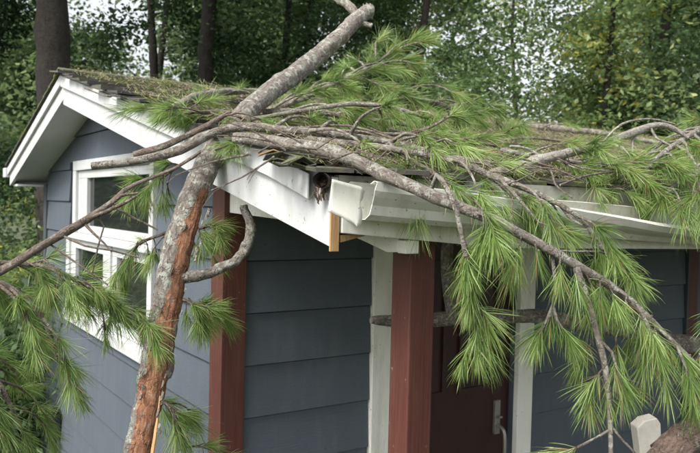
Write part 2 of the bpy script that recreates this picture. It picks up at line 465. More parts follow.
tube(hb, [(Vector((1.492, .02, 1.12)), .008), (Vector((1.492, -.03, 1.10)), .009), (Vector((1.492, -.042, 1.04)), .010), (Vector((1.492, -.035, .96)), .009), (Vector((1.492, .02, .93)), .008)], 10, .01, 0)
hb.build('handle', [M['metal'], M['metal']], door, smooth=False, bevel=.003)

# porch post, corbel
mb = MB(); mb.box((.058, -1.06, 0), (.143, -.975, 2.19)); mb.build('porch_post', M['red'], shed, bevel=.004)
mb = MB(); mb.box((PX + .3, -1.06, 0), (PX + .385, -.975, 2.19)); mb.build('porch_post', M['red'], shed, bevel=.004)
mb = MB()
def corb(y, z): return None
prism(mb, [(-1.078, 2.079), (-1.03, 2.076), (-.93, 2.098), (-.74, 2.135), (-.02, 2.16), (-.02, 2.24), (-1.0, 2.2), (-1.078, 2.2)], lambda y, z: (.039, y, z), lambda y, z: (-.004, y, z))
mb.box((-.0045, -1.113, 2.077), (.0395, -1.0785, 2.111))
mb.build('porch_bracket', M['cream'], shed, bevel=.002)

# roof
roof_slab = MB()
def slab(y0, y1, a, b_):
    zf = lambda y: zroof(y)
    for q in ((y0, y1),):
        p = [(y0, zf(y0) - a), (y1, zf(y1) - a), (y1, zf(y1) - b_), (y0, zf(y0) - b_)]
        prism(roof_slab, p, lambda y, z: (RX1 - .02, y, z), lambda y, z: (RX0 + .024, y, z))
slab(EAVE + .02, RIDGE_Y, .012, .05); slab(RIDGE_Y + .001, 3.40, .012, .05)
roof = roof_slab.build('roof', M['deck'], shed)
sf = MB()
for (y0, y1) in ((EAVE + .03, RIDGE_Y), (RIDGE_Y + .001, 3.36)):
    p = [(y0, zroof(y0) - SOFF), (y1, zroof(y1) - SOFF), (y1, zroof(y1) - SOFF + .012), (y0, zroof(y0) - SOFF + .012)]
    prism(sf, p, lambda y, z: (RX1 - .02, y, z), lambda y, z: (RX0 + .024, y, z))
sf.build('soffit', M['soffit'], shed)
# rake boards (lower) on both slopes, upper trim
def rake(name, y0, y1, top, bot, x0, x1, mat, n=12, dz=lambda y: 0, dx=lambda y: 0, wav=0):
    mb = MB(); rows = []
    r_ = random.Random(int(y0 * 100) + 5)
    for i in range(n + 1):
        y = y0 + (y1 - y0) * i / n
        zz = zroof(y) + dz(y); d = dx(y) + r_.uniform(-wav, wav)
        e = r_.uniform(-wav, wav)
        rows += [(x0 + d, y, zz - top + e), (x1 + d, y, zz - top + e), (x1 + d, y, zz - bot + e), (x0 + d, y, zz - bot)]
    fs = [(0, 1, 2, 3), tuple(n * 4 + k for k in (3, 2, 1, 0))]
    for i in range(n):
        for k in range(4):
            a = i * 4 + k; b_ = i * 4 + (k + 1) % 4
            fs.append((a, a + 4, b_ + 4, b_))
    mb.add(rows, fs); return mb.build(name, mat, shed, bevel=.0015)
rake('rake_board', RIDGE_Y - .001, EAVE - .005, .008, .178, RX0, RX0 + .022, M['white'])
rake('rake_board', RIDGE_Y + .001, 3.41, .008, .150, RX0, RX0 + .022, M['white'])
rake('rake_trim', RIDGE_Y - .001, -.16, .020, .080, RX0 - .016, RX0 - .001, M['white'], wav=.0012)
rake('rake_trim', RIDGE_Y + .001, 3.45, .010, .066, RX0 - .016, RX0 - .001, M['white'])
rake('rake_flashing', -.36, -1.03, .004, .068, RX0 - .010, RX0 - .004, M['white'], 22,
     dz=lambda y: .006 * math.sin(y * 7) - .004, dx=lambda y: -.006 - .012 * max(0, (-.75 - y) / .3) ** 2, wav=.0018)
mb = MB(); mb.box((RX0 - .001, EAVE - .012, zroof(EAVE) - .19), (RX0 + .0225, EAVE - .0055, zroof(EAVE) - .045)); mb.build('split_board_end', M['raw_wood'], shed)
mb = MB(); mb.hexa([(RX0 + .03, EAVE - .01, 2.108), (RX0 + .14, EAVE + .03, 2.124), (RX0 + .14, EAVE + .05, 2.124), (RX0 + .03, EAVE + .02, 2.108), (RX0 + .03, EAVE - .01, 2.125), (RX0 + .14, EAVE + .03, 2.130), (RX0 + .14, EAVE + .05, 2.130), (RX0 + .03, EAVE + .02, 2.125)]); mb.build('splintered_batten', M['raw_wood'], shed)
# far gutter end on the rear eave
mb = MB(); mb.box((RX0 - .03, 3.42, zroof(3.42) - .085), (RX1, 3.53, zroof(3.42) - .012)); mb.build('rear_gutter', M['white'], shed, bevel=.006)
mb = MB(); mb.box((RX0 + .023, W + .025, zroof(3.4) - .155), (RX1 - .02, 3.40, zroof(3.4) - .14)); mb.build('rear_soffit', M['soffit'], shed)
mb = MB(); mb.box((RX0 + .023, 3.385, zroof(3.4) - .139), (RX1 - .02, 3.418, zroof(3.4) - .02)); mb.build('rear_fascia', M['white'], shed)
rake('end_rake_board', RIDGE_Y - .001, EAVE, .008, .178, RX1 - .018, RX1, M['white'])
rake('end_rake_board', RIDGE_Y + .001, 3.41, .008, .150, RX1 - .018, RX1, M['white'])

# front fascia: bottom edge sags
def lerp_tab(x, tab):
    if x <= tab[0][0]: return tab[0][1]
    for (a, u), (b_, v) in zip(tab, tab[1:]):
        if x <= b_: return u + (v - u) * (x - a) / (b_ - a)
    return tab[-1][1]
fb = MB(); rows = []; nn = 40
for i in range(nn + 1):
    x = RX0 + .026 + (RX1 - RX0 - .05) * i / nn
    zb = lerp_tab(x, [(-.2, 2.133), (.36, 2.09), (1.4, 2.074), (3.7, 2.09)])
    zt = zroof(EAVE) - .003
    rows += [(x, EAVE, zt), (x, EAVE + .022, zt), (x, EAVE + .022, zb), (x, EAVE, zb)]
fs = [(0, 1, 2, 3), tuple(nn * 4 + k for k in (3, 2, 1, 0))]
for i in range(nn):
    for k in range(4):
        a = i * 4 + k; b_ = i * 4 + (k + 1) % 4; fs.append((a, a + 4, b_ + 4, b_))
fb.add(rows, fs); fb.build('front_fascia', M['fascia'], shed)
# lower frieze strip of the fascia, cream
fb = MB(); rows = []
for i in range(nn + 1):
    x = RX0 + .03 + (RX1 - RX0 - .06) * i / nn
    zb = lerp_tab(x, [(-.2, 2.131), (.36, 2.087), (1.4, 2.071), (3.7, 2.087)])
    rows += [(x, EAVE - .014, zb + .075), (x, EAVE - .0005, zb + .078), (x, EAVE - .0005, zb), (x, EAVE - .014, zb)]
fb.add(rows, fs); fb.build('frieze_board', M['cream'], shed, bevel=.002)

# loose gutter, twisting forward to the right
gb = MB(); prof = [(.004, .092), (.0, .085), (.0, .0), (.060, .0), (.072, .012), (.076, .035), (.090, .055), (.097, .068), (.097, .088), (.086, .090), (.086, .083)]
xs = np.concatenate([np.linspace(-.175, 1.6, 70), np.linspace(1.65, RX1, 24)])
rr = random.Random(3)
for x in xs:
    th = R(lerp_tab(x, [(-.2, -2), (.1, 3), (.45, 12), (.9, 34), (1.4, 52), (2.2, 45), (3.7, 20)]))
    zp = lerp_tab(x, [(-.2, 2.166), (.45, 2.142), (1.0, 2.14), (1.4, 2.138), (3.7, 2.13)])
    for (o, u) in prof:
        o2 = o * math.cos(th) + u * math.sin(th); u2 = -o * math.sin(th) + u * math.cos(th)
        dn = .001 * math.sin(x * 17 + o * 40) + .004 * math.exp(-((x - .55) / .06) ** 2) * (1 if u > .05 else 0)
        if x < -.13: o2 += rr.uniform(-.001, .0015) + (-.13 - x) * .1; u2 += rr.uniform(-.001, .001)
        gb.v.append((x + (rr.uniform(-.012, .012) if x == xs[0] else 0), EAVE - .016 - o2 + dn, zp + u2)); gb.bk.append((0, 0, 0)); gb.tn.append(0)
np_ = len(prof)
for i in range(len(xs) - 1):
    for k in range(np_ - 1):
        a = i * np_ + k; gb.f.append((a, a + 1, a + 1 + np_, a + np_)); gb.mi.append(0)
go = gb.build('gutter', M['gutter'], shed, smooth=False); tag(go, 'loose dented gutter pulled away from the eave')
sm = go.modifiers.new('solid', 'SOLIDIFY'); sm.thickness = .0022
# torn end flap, bent outward
ef = MB(); nu, nv = 12, 12; ev = []
for i in range(nu):
    for j in range(nv):
        u = i / (nu - 1); v = j / (nv - 1)
        p = at(332 + 31 * u + 6 * v * 0 - 4 * v, 179 + 8 * u + 32 * v + 8 * u * v + rr.uniform(-.8, .8) * (1 if u == 1 or v == 1 else 0), 1.66 + .03 * u + .012 * math.sin(2.6 * v) * (1 - .5 * u))
        if u == 1: p = p + Vector((rr.uniform(-.006, .006), 0, 0))
        ev.append(p)
ef.add(ev, [(i * nv + j, (i + 1) * nv + j, (i + 1) * nv + j + 1, i * nv + j + 1) for i in range(nu - 1) for j in range(nv - 1)])
eo = ef.build('torn_end_cap', M['gutter'], go, smooth=True); sm = eo.modifiers.new('solid', 'SOLIDIFY'); sm.thickness = .0025
# dark drain stub and torn felt in the broken corner
db = MB(); c0 = at(320.5, 180, 1.765); ax = Vector((.72, .69, -.03)).normalized()
tube(db, [(c0, .019), (c0 + ax * .05, .019)], 16, .02, .01, cap0=False, cap1=True)
tube(db, [(c0 + ax * .05, .015), (c0 - ax * .001, .0165)], 16, .02, .01, cap0=False, cap1=False)
db.build('drain_stub', [M['rust'], M['rust']], shed)
for i in range(22):
    px = 258 + i * 4.8 + random.uniform(-4, 4); p = on_roof(px, 158 + (px - 258) * .13 + random.uniform(-3, 3), .004)
    mb = MB(); L = random.uniform(.03, .09); wd = random.uniform(.01, .035); a = random.uniform(-.6, .6)
    d = Vector((math.cos(a), math.sin(a) * .5 - .3, random.uniform(-.15, .12))).normalized(); s = Vector((-d.y, d.x, random.uniform(-.3, .3))) * wd
    q = [p, p + d * L * .5 + Vector((0, 0, random.uniform(-.01, .02))), p + d * L]
    mb.add([q[0] - s, q[1] - s * .8, q[2] - s * .5, q[0] + s * .3, q[1] + s * .6, q[2] + s * random.uniform(.1, .7)], [(0, 1, 4, 3), (1, 2, 5, 4)])
    o = mb.build('torn_felt', M['shingle'] if i % 5 else M['raw_wood'], roof); s2 = o.modifiers.new('solid', 'SOLIDIFY'); s2.thickness = .003

rs = random.Random(17)
for i in range(34):      # splinters of the broken rake end
    p = at(rs.uniform(315, 330), rs.uniform(178, 196), 1.80 + rs.uniform(-.004, .01)); L = rs.uniform(.008, .024); wd = rs.uniform(.001, .0035); a = rs.uniform(-.5, .5)
    d = Vector(CM @ np.array([math.sin(a), math.cos(a), .15])); sdv = Vector(CM[:, 0]) * wd
    mb = MB(); q = p + d * L
    mb.hexa([p - sdv, p + sdv, p + sdv + Vector((0, .005, 0)), p - sdv + Vector((0, .005, 0)), q - sdv * .3, q + sdv * .2, q + sdv * .2 + Vector((0, .004, 0)), q - sdv * .3 + Vector((0, .004, 0))])
    mb.build('wood_splinter', M['rust'] if i % 3 else M['deck'], roof)
# shingles: front slope one by one
sh_me = []
for v in range(7):
    r_ = random.Random(100 + v); mb = MB(); w_, h_, t_ = .318, .19, .011
    q = []
    for k in range(3):
        a0 = -w_ / 2 + k * w_ / 3; dj = r_.uniform(-.006, .006)
        if k: q += [(a0 - .004, .07), (a0 + .004, .07)]
        q += [(a0 + .004, dj + r_.uniform(-.003, .003)), (a0 + w_ / 6 + r_.uniform(-.02, .02), dj + r_.uniform(-.004, .004)), (a0 + w_ / 3 - .004, dj + r_.uniform(-.003, .003))]
    q += [(w_ / 2, h_), (-w_ / 2, h_)]
    prism(mb, q, lambda a, b_: (a, b_, 0), lambda a, b_: (a + r_.uniform(-.003, .003), b_, t_ * (1 if b_ < .1 else .5) + (r_.uniform(-.002, .007) if b_ < .05 else 0)))
    o = mb.build('shingle', M['shingle']); sh_me.append(o.data); bpy.data.objects.remove(o)
ang = math.atan(SF); ex = .147; c = 0
y = EAVE - .03; row = 0
while y < RIDGE_Y - .03:
    x = RX0 - .02 + (.125 if row % 2 else 0)
    while x < RX1 + .05:
        xc = RX0 - .045 + .159 + random.uniform(-.022, .012) + (.0 if row % 2 else .01) if x < RX0 + .12 else x
        if xc > 4.3: break
        o = bpy.data.objects.new('shingle', random.choice(sh_me)); COL.objects.link(o); o.parent = roof
        lift = 0; yo = 0; rz = random.uniform(-.012, .012); tilt = .035
        if row < 2 and xc >= .35:
            lift = random.uniform(-.004, .014); tilt = random.uniform(-.05, .10); rz = random.uniform(-.12, .12); yo = random.uniform(-.02, .06)
        if row < 2 and xc < .35:
            lift = random.uniform(-.01, .02); tilt = random.uniform(-.12, .15); rz = random.uniform(-.25, .25); yo = random.uniform(-.03, .05)
        if xc < RX0 + .2: tilt += random.uniform(0, .04); lift += random.uniform(0, .006)
        o.location = (xc, y + yo, zroof(y) - .004 + lift + .004)
        o.rotation_euler = (ang - tilt, random.uniform(-.015, .015), rz)
        x += .322; c += 1
    y += ex * math.cos(ang); row += 1
mb = MB()
yy = 3.44; kk = 0
while yy > RIDGE_Y:
    x = RX0 - .03
    while x < RX1:
        y1 = max(yy - .19, RIDGE_Y - .04)
        j = random.uniform(-.008, .008)
        mb.hexa([(x, yy + j, zroof(yy) + .004), (x, y1, zroof(max(y1, RIDGE_Y)) - .001), (x + .318, y1, zroof(max(y1, RIDGE_Y)) - .001), (x + .318, yy + j, zroof(yy) + .004),
                 (x, yy + j, zroof(yy) + .016), (x, y1, zroof(max(y1, RIDGE_Y)) + .004), (x + .318, y1, zroof(max(y1, RIDGE_Y)) + .004), (x + .318, yy + j, zroof(yy) + .016)])
        x += .322
    yy -= ex
yy = EAVE - .03
while yy < RIDGE_Y - .03:
    x = 4.3
    while x < RX1:
        y1 = min(yy + .19, RIDGE_Y); j = random.uniform(-.006, .006)
        mb.hexa([(x, yy + j, zroof(yy) + .004), (x + .318, yy + j, zroof(yy) + .004), (x + .318, y1, zroof(y1) - .001), (x, y1, zroof(y1) - .001), (x, yy + j, zroof(yy) + .016), (x + .318, yy + j, zroof(yy) + .016), (x + .318, y1, zroof(y1) + .004), (x, y1, zroof(y1) + .004)])
        x += .322
    yy += ex
tag(mb.build('rear_shingle_field', M['shingle'], roof), kind='stuff')
x = RX0 - .03
while x < RX1:
    mb = MB(); z = RIDGE_Z + .012; j = random.uniform(0, .006)
    mb.hexa([(x, RIDGE_Y - .12, zroof(RIDGE_Y - .12) + .012 + j), (x + .24, RIDGE_Y - .12, zroof(RIDGE_Y - .12) + .012), (x + .24, RIDGE_Y, z), (x, RIDGE_Y, z + j), (x, RIDGE_Y - .12, zroof(RIDGE_Y - .12) + .02 + j), (x + .24, RIDGE_Y - .12, zroof(RIDGE_Y - .12) + .02), (x + .24, RIDGE_Y, z + .009), (x, RIDGE_Y, z + .009 + j)])
    mb.hexa([(x, RIDGE_Y, z + j), (x + .24, RIDGE_Y, z), (x + .24, RIDGE_Y + .12, zroof(RIDGE_Y + .12) + .012), (x, RIDGE_Y + .12, zroof(RIDGE_Y + .12) + .012 + j), (x, RIDGE_Y, z + .009 + j), (x + .24, RIDGE_Y, z + .009), (x + .24, RIDGE_Y + .12, zroof(RIDGE_Y + .12) + .02), (x, RIDGE_Y + .12, zroof(RIDGE_Y + .12) + .02 + j)])
    mb.build('ridge_cap', M['shingle'], roof); x += .2

# window
win = MB()
def bar(y0, y1, z0, z1, x0, x1, mbx=None): (mbx or win).box((x0, y0, z0), (x1, y1, z1))
# casing
bar(.765, 2.30, 2.375, 2.435, -.034, .0); bar(.765, .815, 1.985, 2.374, -.034, .0); bar(2.225, 2.30, 1.985, 2.374, -.034, .0)
bar(.755, 2.47, 1.945, 1.984, -.040, .0)
bar(.775, .835, 1.475, 1.944, -.033, .0); bar(2.385, 2.46, 1.475, 1.944, -.033, .0)
bar(.76, 2.475, 1.41, 1.474, -.046, .0)
window = win.build('window', M['white'], shed, bevel=.003)
def frame(y0, y1, z0, z1, oy0, oy1, oz0, oz1, xo, xi):
    f = MB()
    f.box((xo, oy0, oz0), (xi, oy1, z0)); f.box((xo, oy0, z1), (xi, oy1, oz1)); f.box((xo, oy0, z0), (xi, y0, z1)); f.box((xo, y1, z0), (xi, oy1, z1))
    fo = f.build('sash', M['white'], window, bevel=.003)
    p = MB(); p.box((xo + .022, y0 - .01, z0 - .01), (xo + .026, y1 + .01, z1 + .01)); p.build('pane', M['glass'], window)
frame(.875, 2.02, 2.035, 2.325, .817, 2.223, 1.986, 2.373, -.016, .03)
frame(.89, 1.42, 1.525, 1.885, .837, 1.50, 1.476, 1.943, -.006, .03)
frame(1.64, 2.27, 1.555, 1.885, 1.502, 2.383, 1.476, 1.943, -.018, .03)
# box on the gable wall
mb = MB(); mb.box((-.085, 2.60, .56), (-.021, 2.70, .74)); mb.box((-.095, 2.59, .745), (-.021, 2.71, .76)); tube(mb, [(Vector((-.045, 2.65, .0)), .012), (Vector((-.045, 2.65, .565)), .012)], 8, .1, 0)
mb.build('outlet_box', [M['black'], M['black']], shed, bevel=.003)

# ------------------------------------------------------------------ needle tufts (shared meshes)
PITCH = [-82, -55, -25, 5, 35]
TUFT = {}
def make_tuft(pitch, seed, short=False):
    r_ = random.Random(seed); mb = MB()
    a = R(pitch); ax = Vector((math.cos(a), 0, math.sin(a)))
    tw = r_.uniform(.03, .06)
    side = Vector((0, 1, 0)); upv = side.cross(ax) * -1
    curve = r_.uniform(-.2, .2)
    base_t = r_.uniform(.0, .35)
    nn_ = r_.randint(55, 105)
    lenm = r_.uniform(.078, .112) * (0.8 if short else 1)
    spread = r_.uniform(.85, 1.2) if pitch < -60 else r_.uniform(.9, 1.3)
    G = Vector((0, 0, -1))
    for i in range(nn_):
        u = r_.random() ** .7
        p0 = ax * (tw * u) + side * (curve * tw * u * u)
        phi = r_.uniform(0, 6.283)
        op = (R(26) + R(42) * (1 - u) * r_.random() + R(10) * r_.uniform(-1, 1)) * spread * (r_.random() ** .35)
        d = (ax * math.cos(op) + (side * math.cos(phi) + upv * math.sin(phi)) * math.sin(op)).normalized()
        L = lenm * r_.uniform(.55, 1.15)
        wv = d.cross(Vector((r_.uniform(-1, 1), r_.uniform(-1, 1), r_.uniform(-1, 1)))).normalized()
        droop = r_.uniform(.02, .16) + (.3 * r_.random() ** 2)
        hw = r_.uniform(.0006, .0009)
        p1 = p0 + d * (L * .45) + G * (L * .10 * droop * 2)
        d2 = (d + G * droop + Vector((r_.uniform(-1, 1), r_.uniform(-1, 1), r_.uniform(-1, 1))) * .13).normalized(); p2 = p1 + d2 * (L * .33)
        d3 = (d2 + G * droop * .8).normalized(); p3 = p2 + d3 * (L * .24)
        tnv = r_.uniform(.0, .55) * (.6 + .4 * u) if r_.random() > .05 else .97
        mb.add([p0 - wv * hw, p0 + wv * hw, p1 - wv * hw, p1 + wv * hw, p2 - wv * hw * .85, p2 + wv * hw * .85, p3], [(0, 1, 3, 2), (2, 3, 5, 4), (4, 5, 6)], 0, None, [tnv] * 7)
    tube(mb, [(Vector((0, 0, 0)) - ax * .02, .0026), (ax * tw * .5, .0024), (ax * tw, .0018)], 5, .02, .02, mi=1, mic=1, seed=seed)
    o = mb.build('needle_tuft', [M['needle'], M['brown_bark']]); me = o.data; bpy.data.objects.remove(o); return me
for ip, p in enumerate(PITCH):
    TUFT[p] = [make_tuft(p, 31 * ip + k + 1) for k in range(10)]
NT = [0]
def tuft(parent, p, d, scale=1.0):
    d = Vector(d).normalized(); pitch = math.degrees(math.asin(max(-1, min(1, d.z))))
    k = min(PITCH, key=lambda q: abs(q - pitch))
    o = bpy.data.objects.new('needle_tuft', random.choice(TUFT[k])); COL.objects.link(o); o.parent = parent
    yaw = math.atan2(d.y, d.x) if abs(pitch) < 75 else random.uniform(0, 6.28)
    o.location = Vector(p) - wloc(parent); o.rotation_euler = (random.uniform(-.12, .12), R(k - pitch) * .7 + random.uniform(-.08, .08), yaw)
    s = scale * random.uniform(.85, 1.15); o.scale = (s, s, s)
    NT[0] += 1

def limb_pts(spec, W_=None):
    """[(px,py,depth,rpx)] -> [(Vector,r)]"""
    out = []
    for s in spec:
        px, py, d, r = s
        if py == 'ground':
            p = at(px, 226, d); p.z = -.02; dd = d
        elif isinstance(d, str):
            p = on_roof(px, py, float(d)); dd = float(np.dot(np.array(p) - CAM, CM[:, 2]))
        else: p = at(px, py, d); dd = d
        out.append((p, r * .86 * dd / FPX))
    return out

def branch(label, spec, bark='bark', tw=0, twl=(.12, .3), tufts=1.0, hang=.5, tscale=1.0, seed=1, sides=10, rough=.07, knots=4, cut0=True, extra=(), group='fallen pine branches', name='pine_branch', jag=(0, 0), urange=(.15, 1.0), endmat='grey_wood', bare=0, updir=0.0, tip=True, roofed=False):
    """one fallen branch: limb with its twigs, and needle tufts"""
    r_ = random.Random(seed * 101 + 3)
    pts = limb_pts(spec)
    base = pts[0][0]
    o = empty(name, base, label, 'branch', group)
    mb = MB()
    C, T, Rr = tube(mb, pts, sides, .03, rough, knots, True, True, 0, 1, seed, jag[0], jag[1], wob=.25)
    jobs = []
    n = len(C)
    def keep(p):
        if roofed and EAVE < p.y < RIDGE_Y: p.z = max(p.z, zroof(p.y) + .02)
        return p
    for k in range(tw):
        u = urange[0] + (urange[1] - urange[0]) * (k + r_.random()) / tw
        i = min(n - 1, int(u * (n - 1)))
        p = Vector(C[i]); t = Vector(T[i])
        sd_ = t.cross(Vector((0, 0, 1))); sd_ = sd_.normalized() if sd_.length > .05 else Vector((1, 0, 0))
        sgn = 1 if k % 2 else -1
        L = r_.uniform(*twl)
        d0 = (t * r_.uniform(.3, .9) + sd_ * sgn * r_.uniform(.5, 1.0) + Vector((0, 0, updir + r_.uniform(-.3, .3)))).normalized()
        d1 = (d0 + Vector((0, 0, -hang * r_.uniform(.5, 1.4)))).normalized()
        d2 = (d1 + Vector((r_.uniform(-.2, .2), r_.uniform(-.2, .2), -hang * r_.uniform(.6, 1.6)))).normalized()
        q1 = keep(p + d0 * L * .4); q2 = keep(q1 + d1 * L * .35); q3 = keep(q2 + d2 * L * .25)
        r0 = min(Rr[i] * .6, .0065)
        tube(mb, [(p, r0), (q1, r0 * .75), (q2, r0 * .55), (q3, r0 * .4)], 6, .03, .08, 1, False, True, 0, 1, seed * 50 + k, wob=.5)
        if r_.random() < bare: continue
        jobs.append((q3, d2))
        if r_.random() < tufts: jobs.append((q2, (d1 + sd_ * r_.uniform(-.8, .8) + Vector((0, 0, -.2 * hang))).normalized()))
        if r_.random() < tufts - .5: jobs.append((q1, (d0 + sd_ * r_.uniform(-1, 1)).normalized()))
        if r_.random() < tufts - .9: jobs.append((q3 - d2 * .03, (d2 + Vector((r_.uniform(-.8, .8), r_.uniform(-.8, .8), 0))).normalized()))
    for ex_ in extra:
        if ex_[0] == 'twig':          # explicit twig with optional tuft at the end
            pp = limb_pts(ex_[1]); tube(mb, pp, 7, .03, .08, 2, False, True, 0, 1, seed * 77 + len(jobs) + int(pp[0][0].x * 100), wob=.4)
            if ex_[2]:
                d = (pp[-1][0] - pp[-2][0]).normalized()
                for q in range(ex_[2]):
                    jobs.append((pp[-1][0] - d * .025 * q, (d + Vector((r_.uniform(-.4, .4), r_.uniform(-.4, .4), -.15)) * (.4 if q == 0 else 1)).normalized()))
        elif ex_[0] == 'tuft':
            for (px, py, d, dx_, dz_) in ex_[1]:
                p = at(px, py, d); v = Vector(CM @ np.array([dx_, dz_, r_.uniform(-.2, .25)]))
                jobs.append((p, v))
    if tip and tw:
        jobs.append((Vector(C[-1]), Vector(T[-1])))
        jobs.append((Vector(C[-1]), (Vector(T[-1]) + Vector((.3, .2, -.3))).normalized()))
    mb.build('limb', [M[bark], M[endmat]], o, smooth=True)
    for p, d in jobs: tuft(o, p, d, tscale)
    return o

# ------------------------------------------------------------------ fallen trunk
tspec = [(128, 490, 1.98, 16), (137, 455, 2.0, 16), (147, 410, 2.03, 16.3), (156, 360, 2.06, 16.6), (166, 310, 2.1, 16.8), (175, 262, 2.14, 16.6), (186, 222, 2.19, 15.8), (198, 185, 2.25, 14.8), (213, 155, 2.32, 13.8), (232, 128, 2.45, 12), (262, 98, 2.68, 11.5), (300, 70, 2.95, 10.5), (335, 41, 3.2, 9.4), (356, 20, 3.35, 8.6), (368, 11, 3.42, 8)]
tp = limb_pts(tspec); d0 = (tp[0][0] - tp[1][0]).normalized()
foot = tp[0][0] + d0 * (tp[0][0].z / max(.3, -d0.z))
tp = [(foot, tp[0][1] * 1.03)] + tp
trunk = empty('fallen_pine_trunk', foot, 'thick fallen pine trunk with torn reddish bark leaning on the shed roof', 'tree trunk')
mb = MB()
vdir = Vector(CM[:, 2]); vr = Vector(CM[:, 0])
def torn(u, a, p):
    v = (Vector(p) - Vector(CAM)); zc = v.dot(vdir); px = 350 + v.dot(vr) / zc * FPX; py = 226.5 + v.dot(Vector(CM[:, 1])) / zc * FPX
    # strip of torn bark on the near right flank of the lower trunk
    cx = lerp_tab(py, [(170, 207), (200, 203), (230, 190), (262, 185), (290, 178), (320, 168), (350, 160), (380, 154), (410, 151), (440, 146), (500, 138)])
    wd = lerp_tab(py, [(185, 0), (200, 8), (225, 11), (262, 13), (300, 11), (330, 11), (350, 13), (380, 15), (420, 15), (500, 15)])
    k = mnoise.noise(Vector(p) * 24) * .55 + mnoise.noise(Vector(p) * 75) * .38
    return max(0, min(1, .5 + (wd * .9 - abs(px - cx)) / 7 + k)) if wd > 0 else 0
tube(mb, tp, 56, .008, .022, 9, True, True, 0, 1, 5, 0, .03, tintf=torn, wob=.12)
mb.build('trunk', [M['trunk_bark'], M['grey_wood']], trunk, smooth=True)
mb = MB()
tube(mb, limb_pts([(178, 279, 2.12, 6.5), (196, 276, 2.13, 6.5), (215, 271, 2.16, 6), (235, 261, 2.2, 6), (247, 246, 2.24, 6), (250, 230, 2.28, 5.6), (247, 216, 2.3, 5.4), (244, 207, 2.3, 5)]), 16, .012, .09, 7, False, True, 0, 1, 8, jag1=.008, wob=.5)
mb.build('side_limb', [M['trunk_bark'], M['grey_wood']], trunk, smooth=True)
mb = MB()
tube(mb, limb_pts([(357, 20, 3.35, 5), (352, 8, 3.4, 5), (336, -2, 3.5, 4.5), (315, -12, 3.6, 4)]), 10, .02, .07, 2, False, True, 0, 1, 9)
tube(mb, limb_pts([(357, 22, 3.35, 3), (372, 26, 3.35, 3)]), 8, .02, .07, 0, False, True, 0, 1, 10)
mb.build('fork', [M['bark'], M['grey_wood']], trunk, smooth=True)
# loose bark flakes and a pale splinter along the tear
for i in range(40):
    py = random.uniform(200, 450); cx = lerp_tab(py, [(200, 200), (262, 183), (320, 168), (380, 152), (440, 147), (500, 143)]) + random.choice([-1, 1]) * random.uniform(7, 13)
    dd = lerp_tab(py, [(185, 2.25), (262, 2.14), (360, 2.06), (455, 2.0)]) - random.uniform(.038, .05)
    p = at(cx, py, dd); s = random.uniform(.003, .009); t_ = (tp[3][0] - tp[6][0]).normalized(); q = vr * random.uniform(.5, 1) + vdir * random.uniform(-.5, .5)
    mb = MB(); mb.add([p - t_ * s * 1.6 - q * s * .4, p - t_ * s + q * s * .6, p + t_ * s * 1.3 + q * s * .5 - vdir * .004, p + t_ * s * 1.8 - q * s * .5 - vdir * .005], [(0, 1, 2, 3)], 0)
    o = mb.build('bark_flake', M['bark'], trunk); sm = o.modifiers.new('s', 'SOLIDIFY'); sm.thickness = .004
mb = MB(); tube(mb, limb_pts([(160, 396, 2.0, .8), (156, 430, 1.975, 1.8), (150, 470, 1.945, 2.2)]), 6, .02, .15, 0, True, True, 0, 0, 3); mb.build('splinter', M['raw_wood'], trunk)

# ------------------------------------------------------------------ branches
branch('cut grey branch stub crossing in front of the window top, running over the trunk', [(92, 166, 2.12, 4.6), (120, 163, 2.12, 5), (150, 158, 2.12, 5.2), (180, 150, 2.13, 5.5), (200, 139, 2.14, 5.5), (222, 130, 2.16, 5.2), (250, 127, 2.18, 5), (285, 130, 2.18, 5), (330, 134, 2.2, 4.5), (380, 141, 2.2, 4), (430, 152, 2.15, 3.6)], 'bark', 8, (.12, .26), .7, .35, .9, 21, knots=6, urange=(.5, 1), updir=.3)
branch('short brown branch stub sloping above the window corner, pointing at the torn shingles', [(134, 155, 2.2, 4), (158, 148, 2.2, 4.2), (180, 139, 2.2, 4), (205, 127, 2.22, 3.6), (230, 112, 2.3, 2.2)], 'brown_bark', 2, (.1, .15), .2, .3, .8, 22, tip=False, urange=(.7, 1))
LB = []
branch('long bare forked branch reaching in from the left edge across the window', [(-330, 'ground', 1.8, 8), (-260, 440, 1.8, 7), (-150, 340, 1.8, 6), (-60, 296, 1.82, 5.4), (0, 271, 1.85, 5), (35, 250, 1.88, 5), (65, 232, 1.9, 4.8), (88, 219, 1.92, 4.4), (110, 204, 1.95, 3.2), (125, 190, 2.0, 2.6), (145, 180, 2.03, 2.3), (175, 168, 2.06, 2), (200, 152, 2.1, 1.8)], 'brown_bark', 0, seed=23, knots=7, extra=[
    ('twig', [(80, 222, 1.92, 3), (105, 212, 1.92, 2.6), (122, 204, 1.93, 2.2), (137, 196, 1.93, 1.6)], 0),
    ('twig', [(110, 205, 1.95, 2), (122, 195, 1.95, 1.8), (138, 193, 1.95, 1.4)], 0),
    ('twig', [(82, 221, 1.92, 2), (92, 232, 1.9, 1.8), (104, 243, 1.9, 1.2), (112, 252, 1.9, .9)], 0),
    ('twig', [(112, 206, 1.94, 1.6), (130, 216, 1.95, 1.4), (158, 230, 1.97, 1)], 0),
    ('twig', [(60, 234, 1.9, 1.6), (85, 246, 1.88, 1.4), (110, 250, 1.88, 1.2), (140, 258, 1.9, .9)], 0),
    ('twig', [(48, 243, 1.9, 1.3), (75, 262, 1.88, 1.2), (108, 285, 1.88, 1)], 0),
    ('twig', [(96, 214, 1.93, 1.3), (104, 226, 1.93, 1.1), (98, 246, 1.93, 1), (92, 275, 1.93, .8)], 0)])

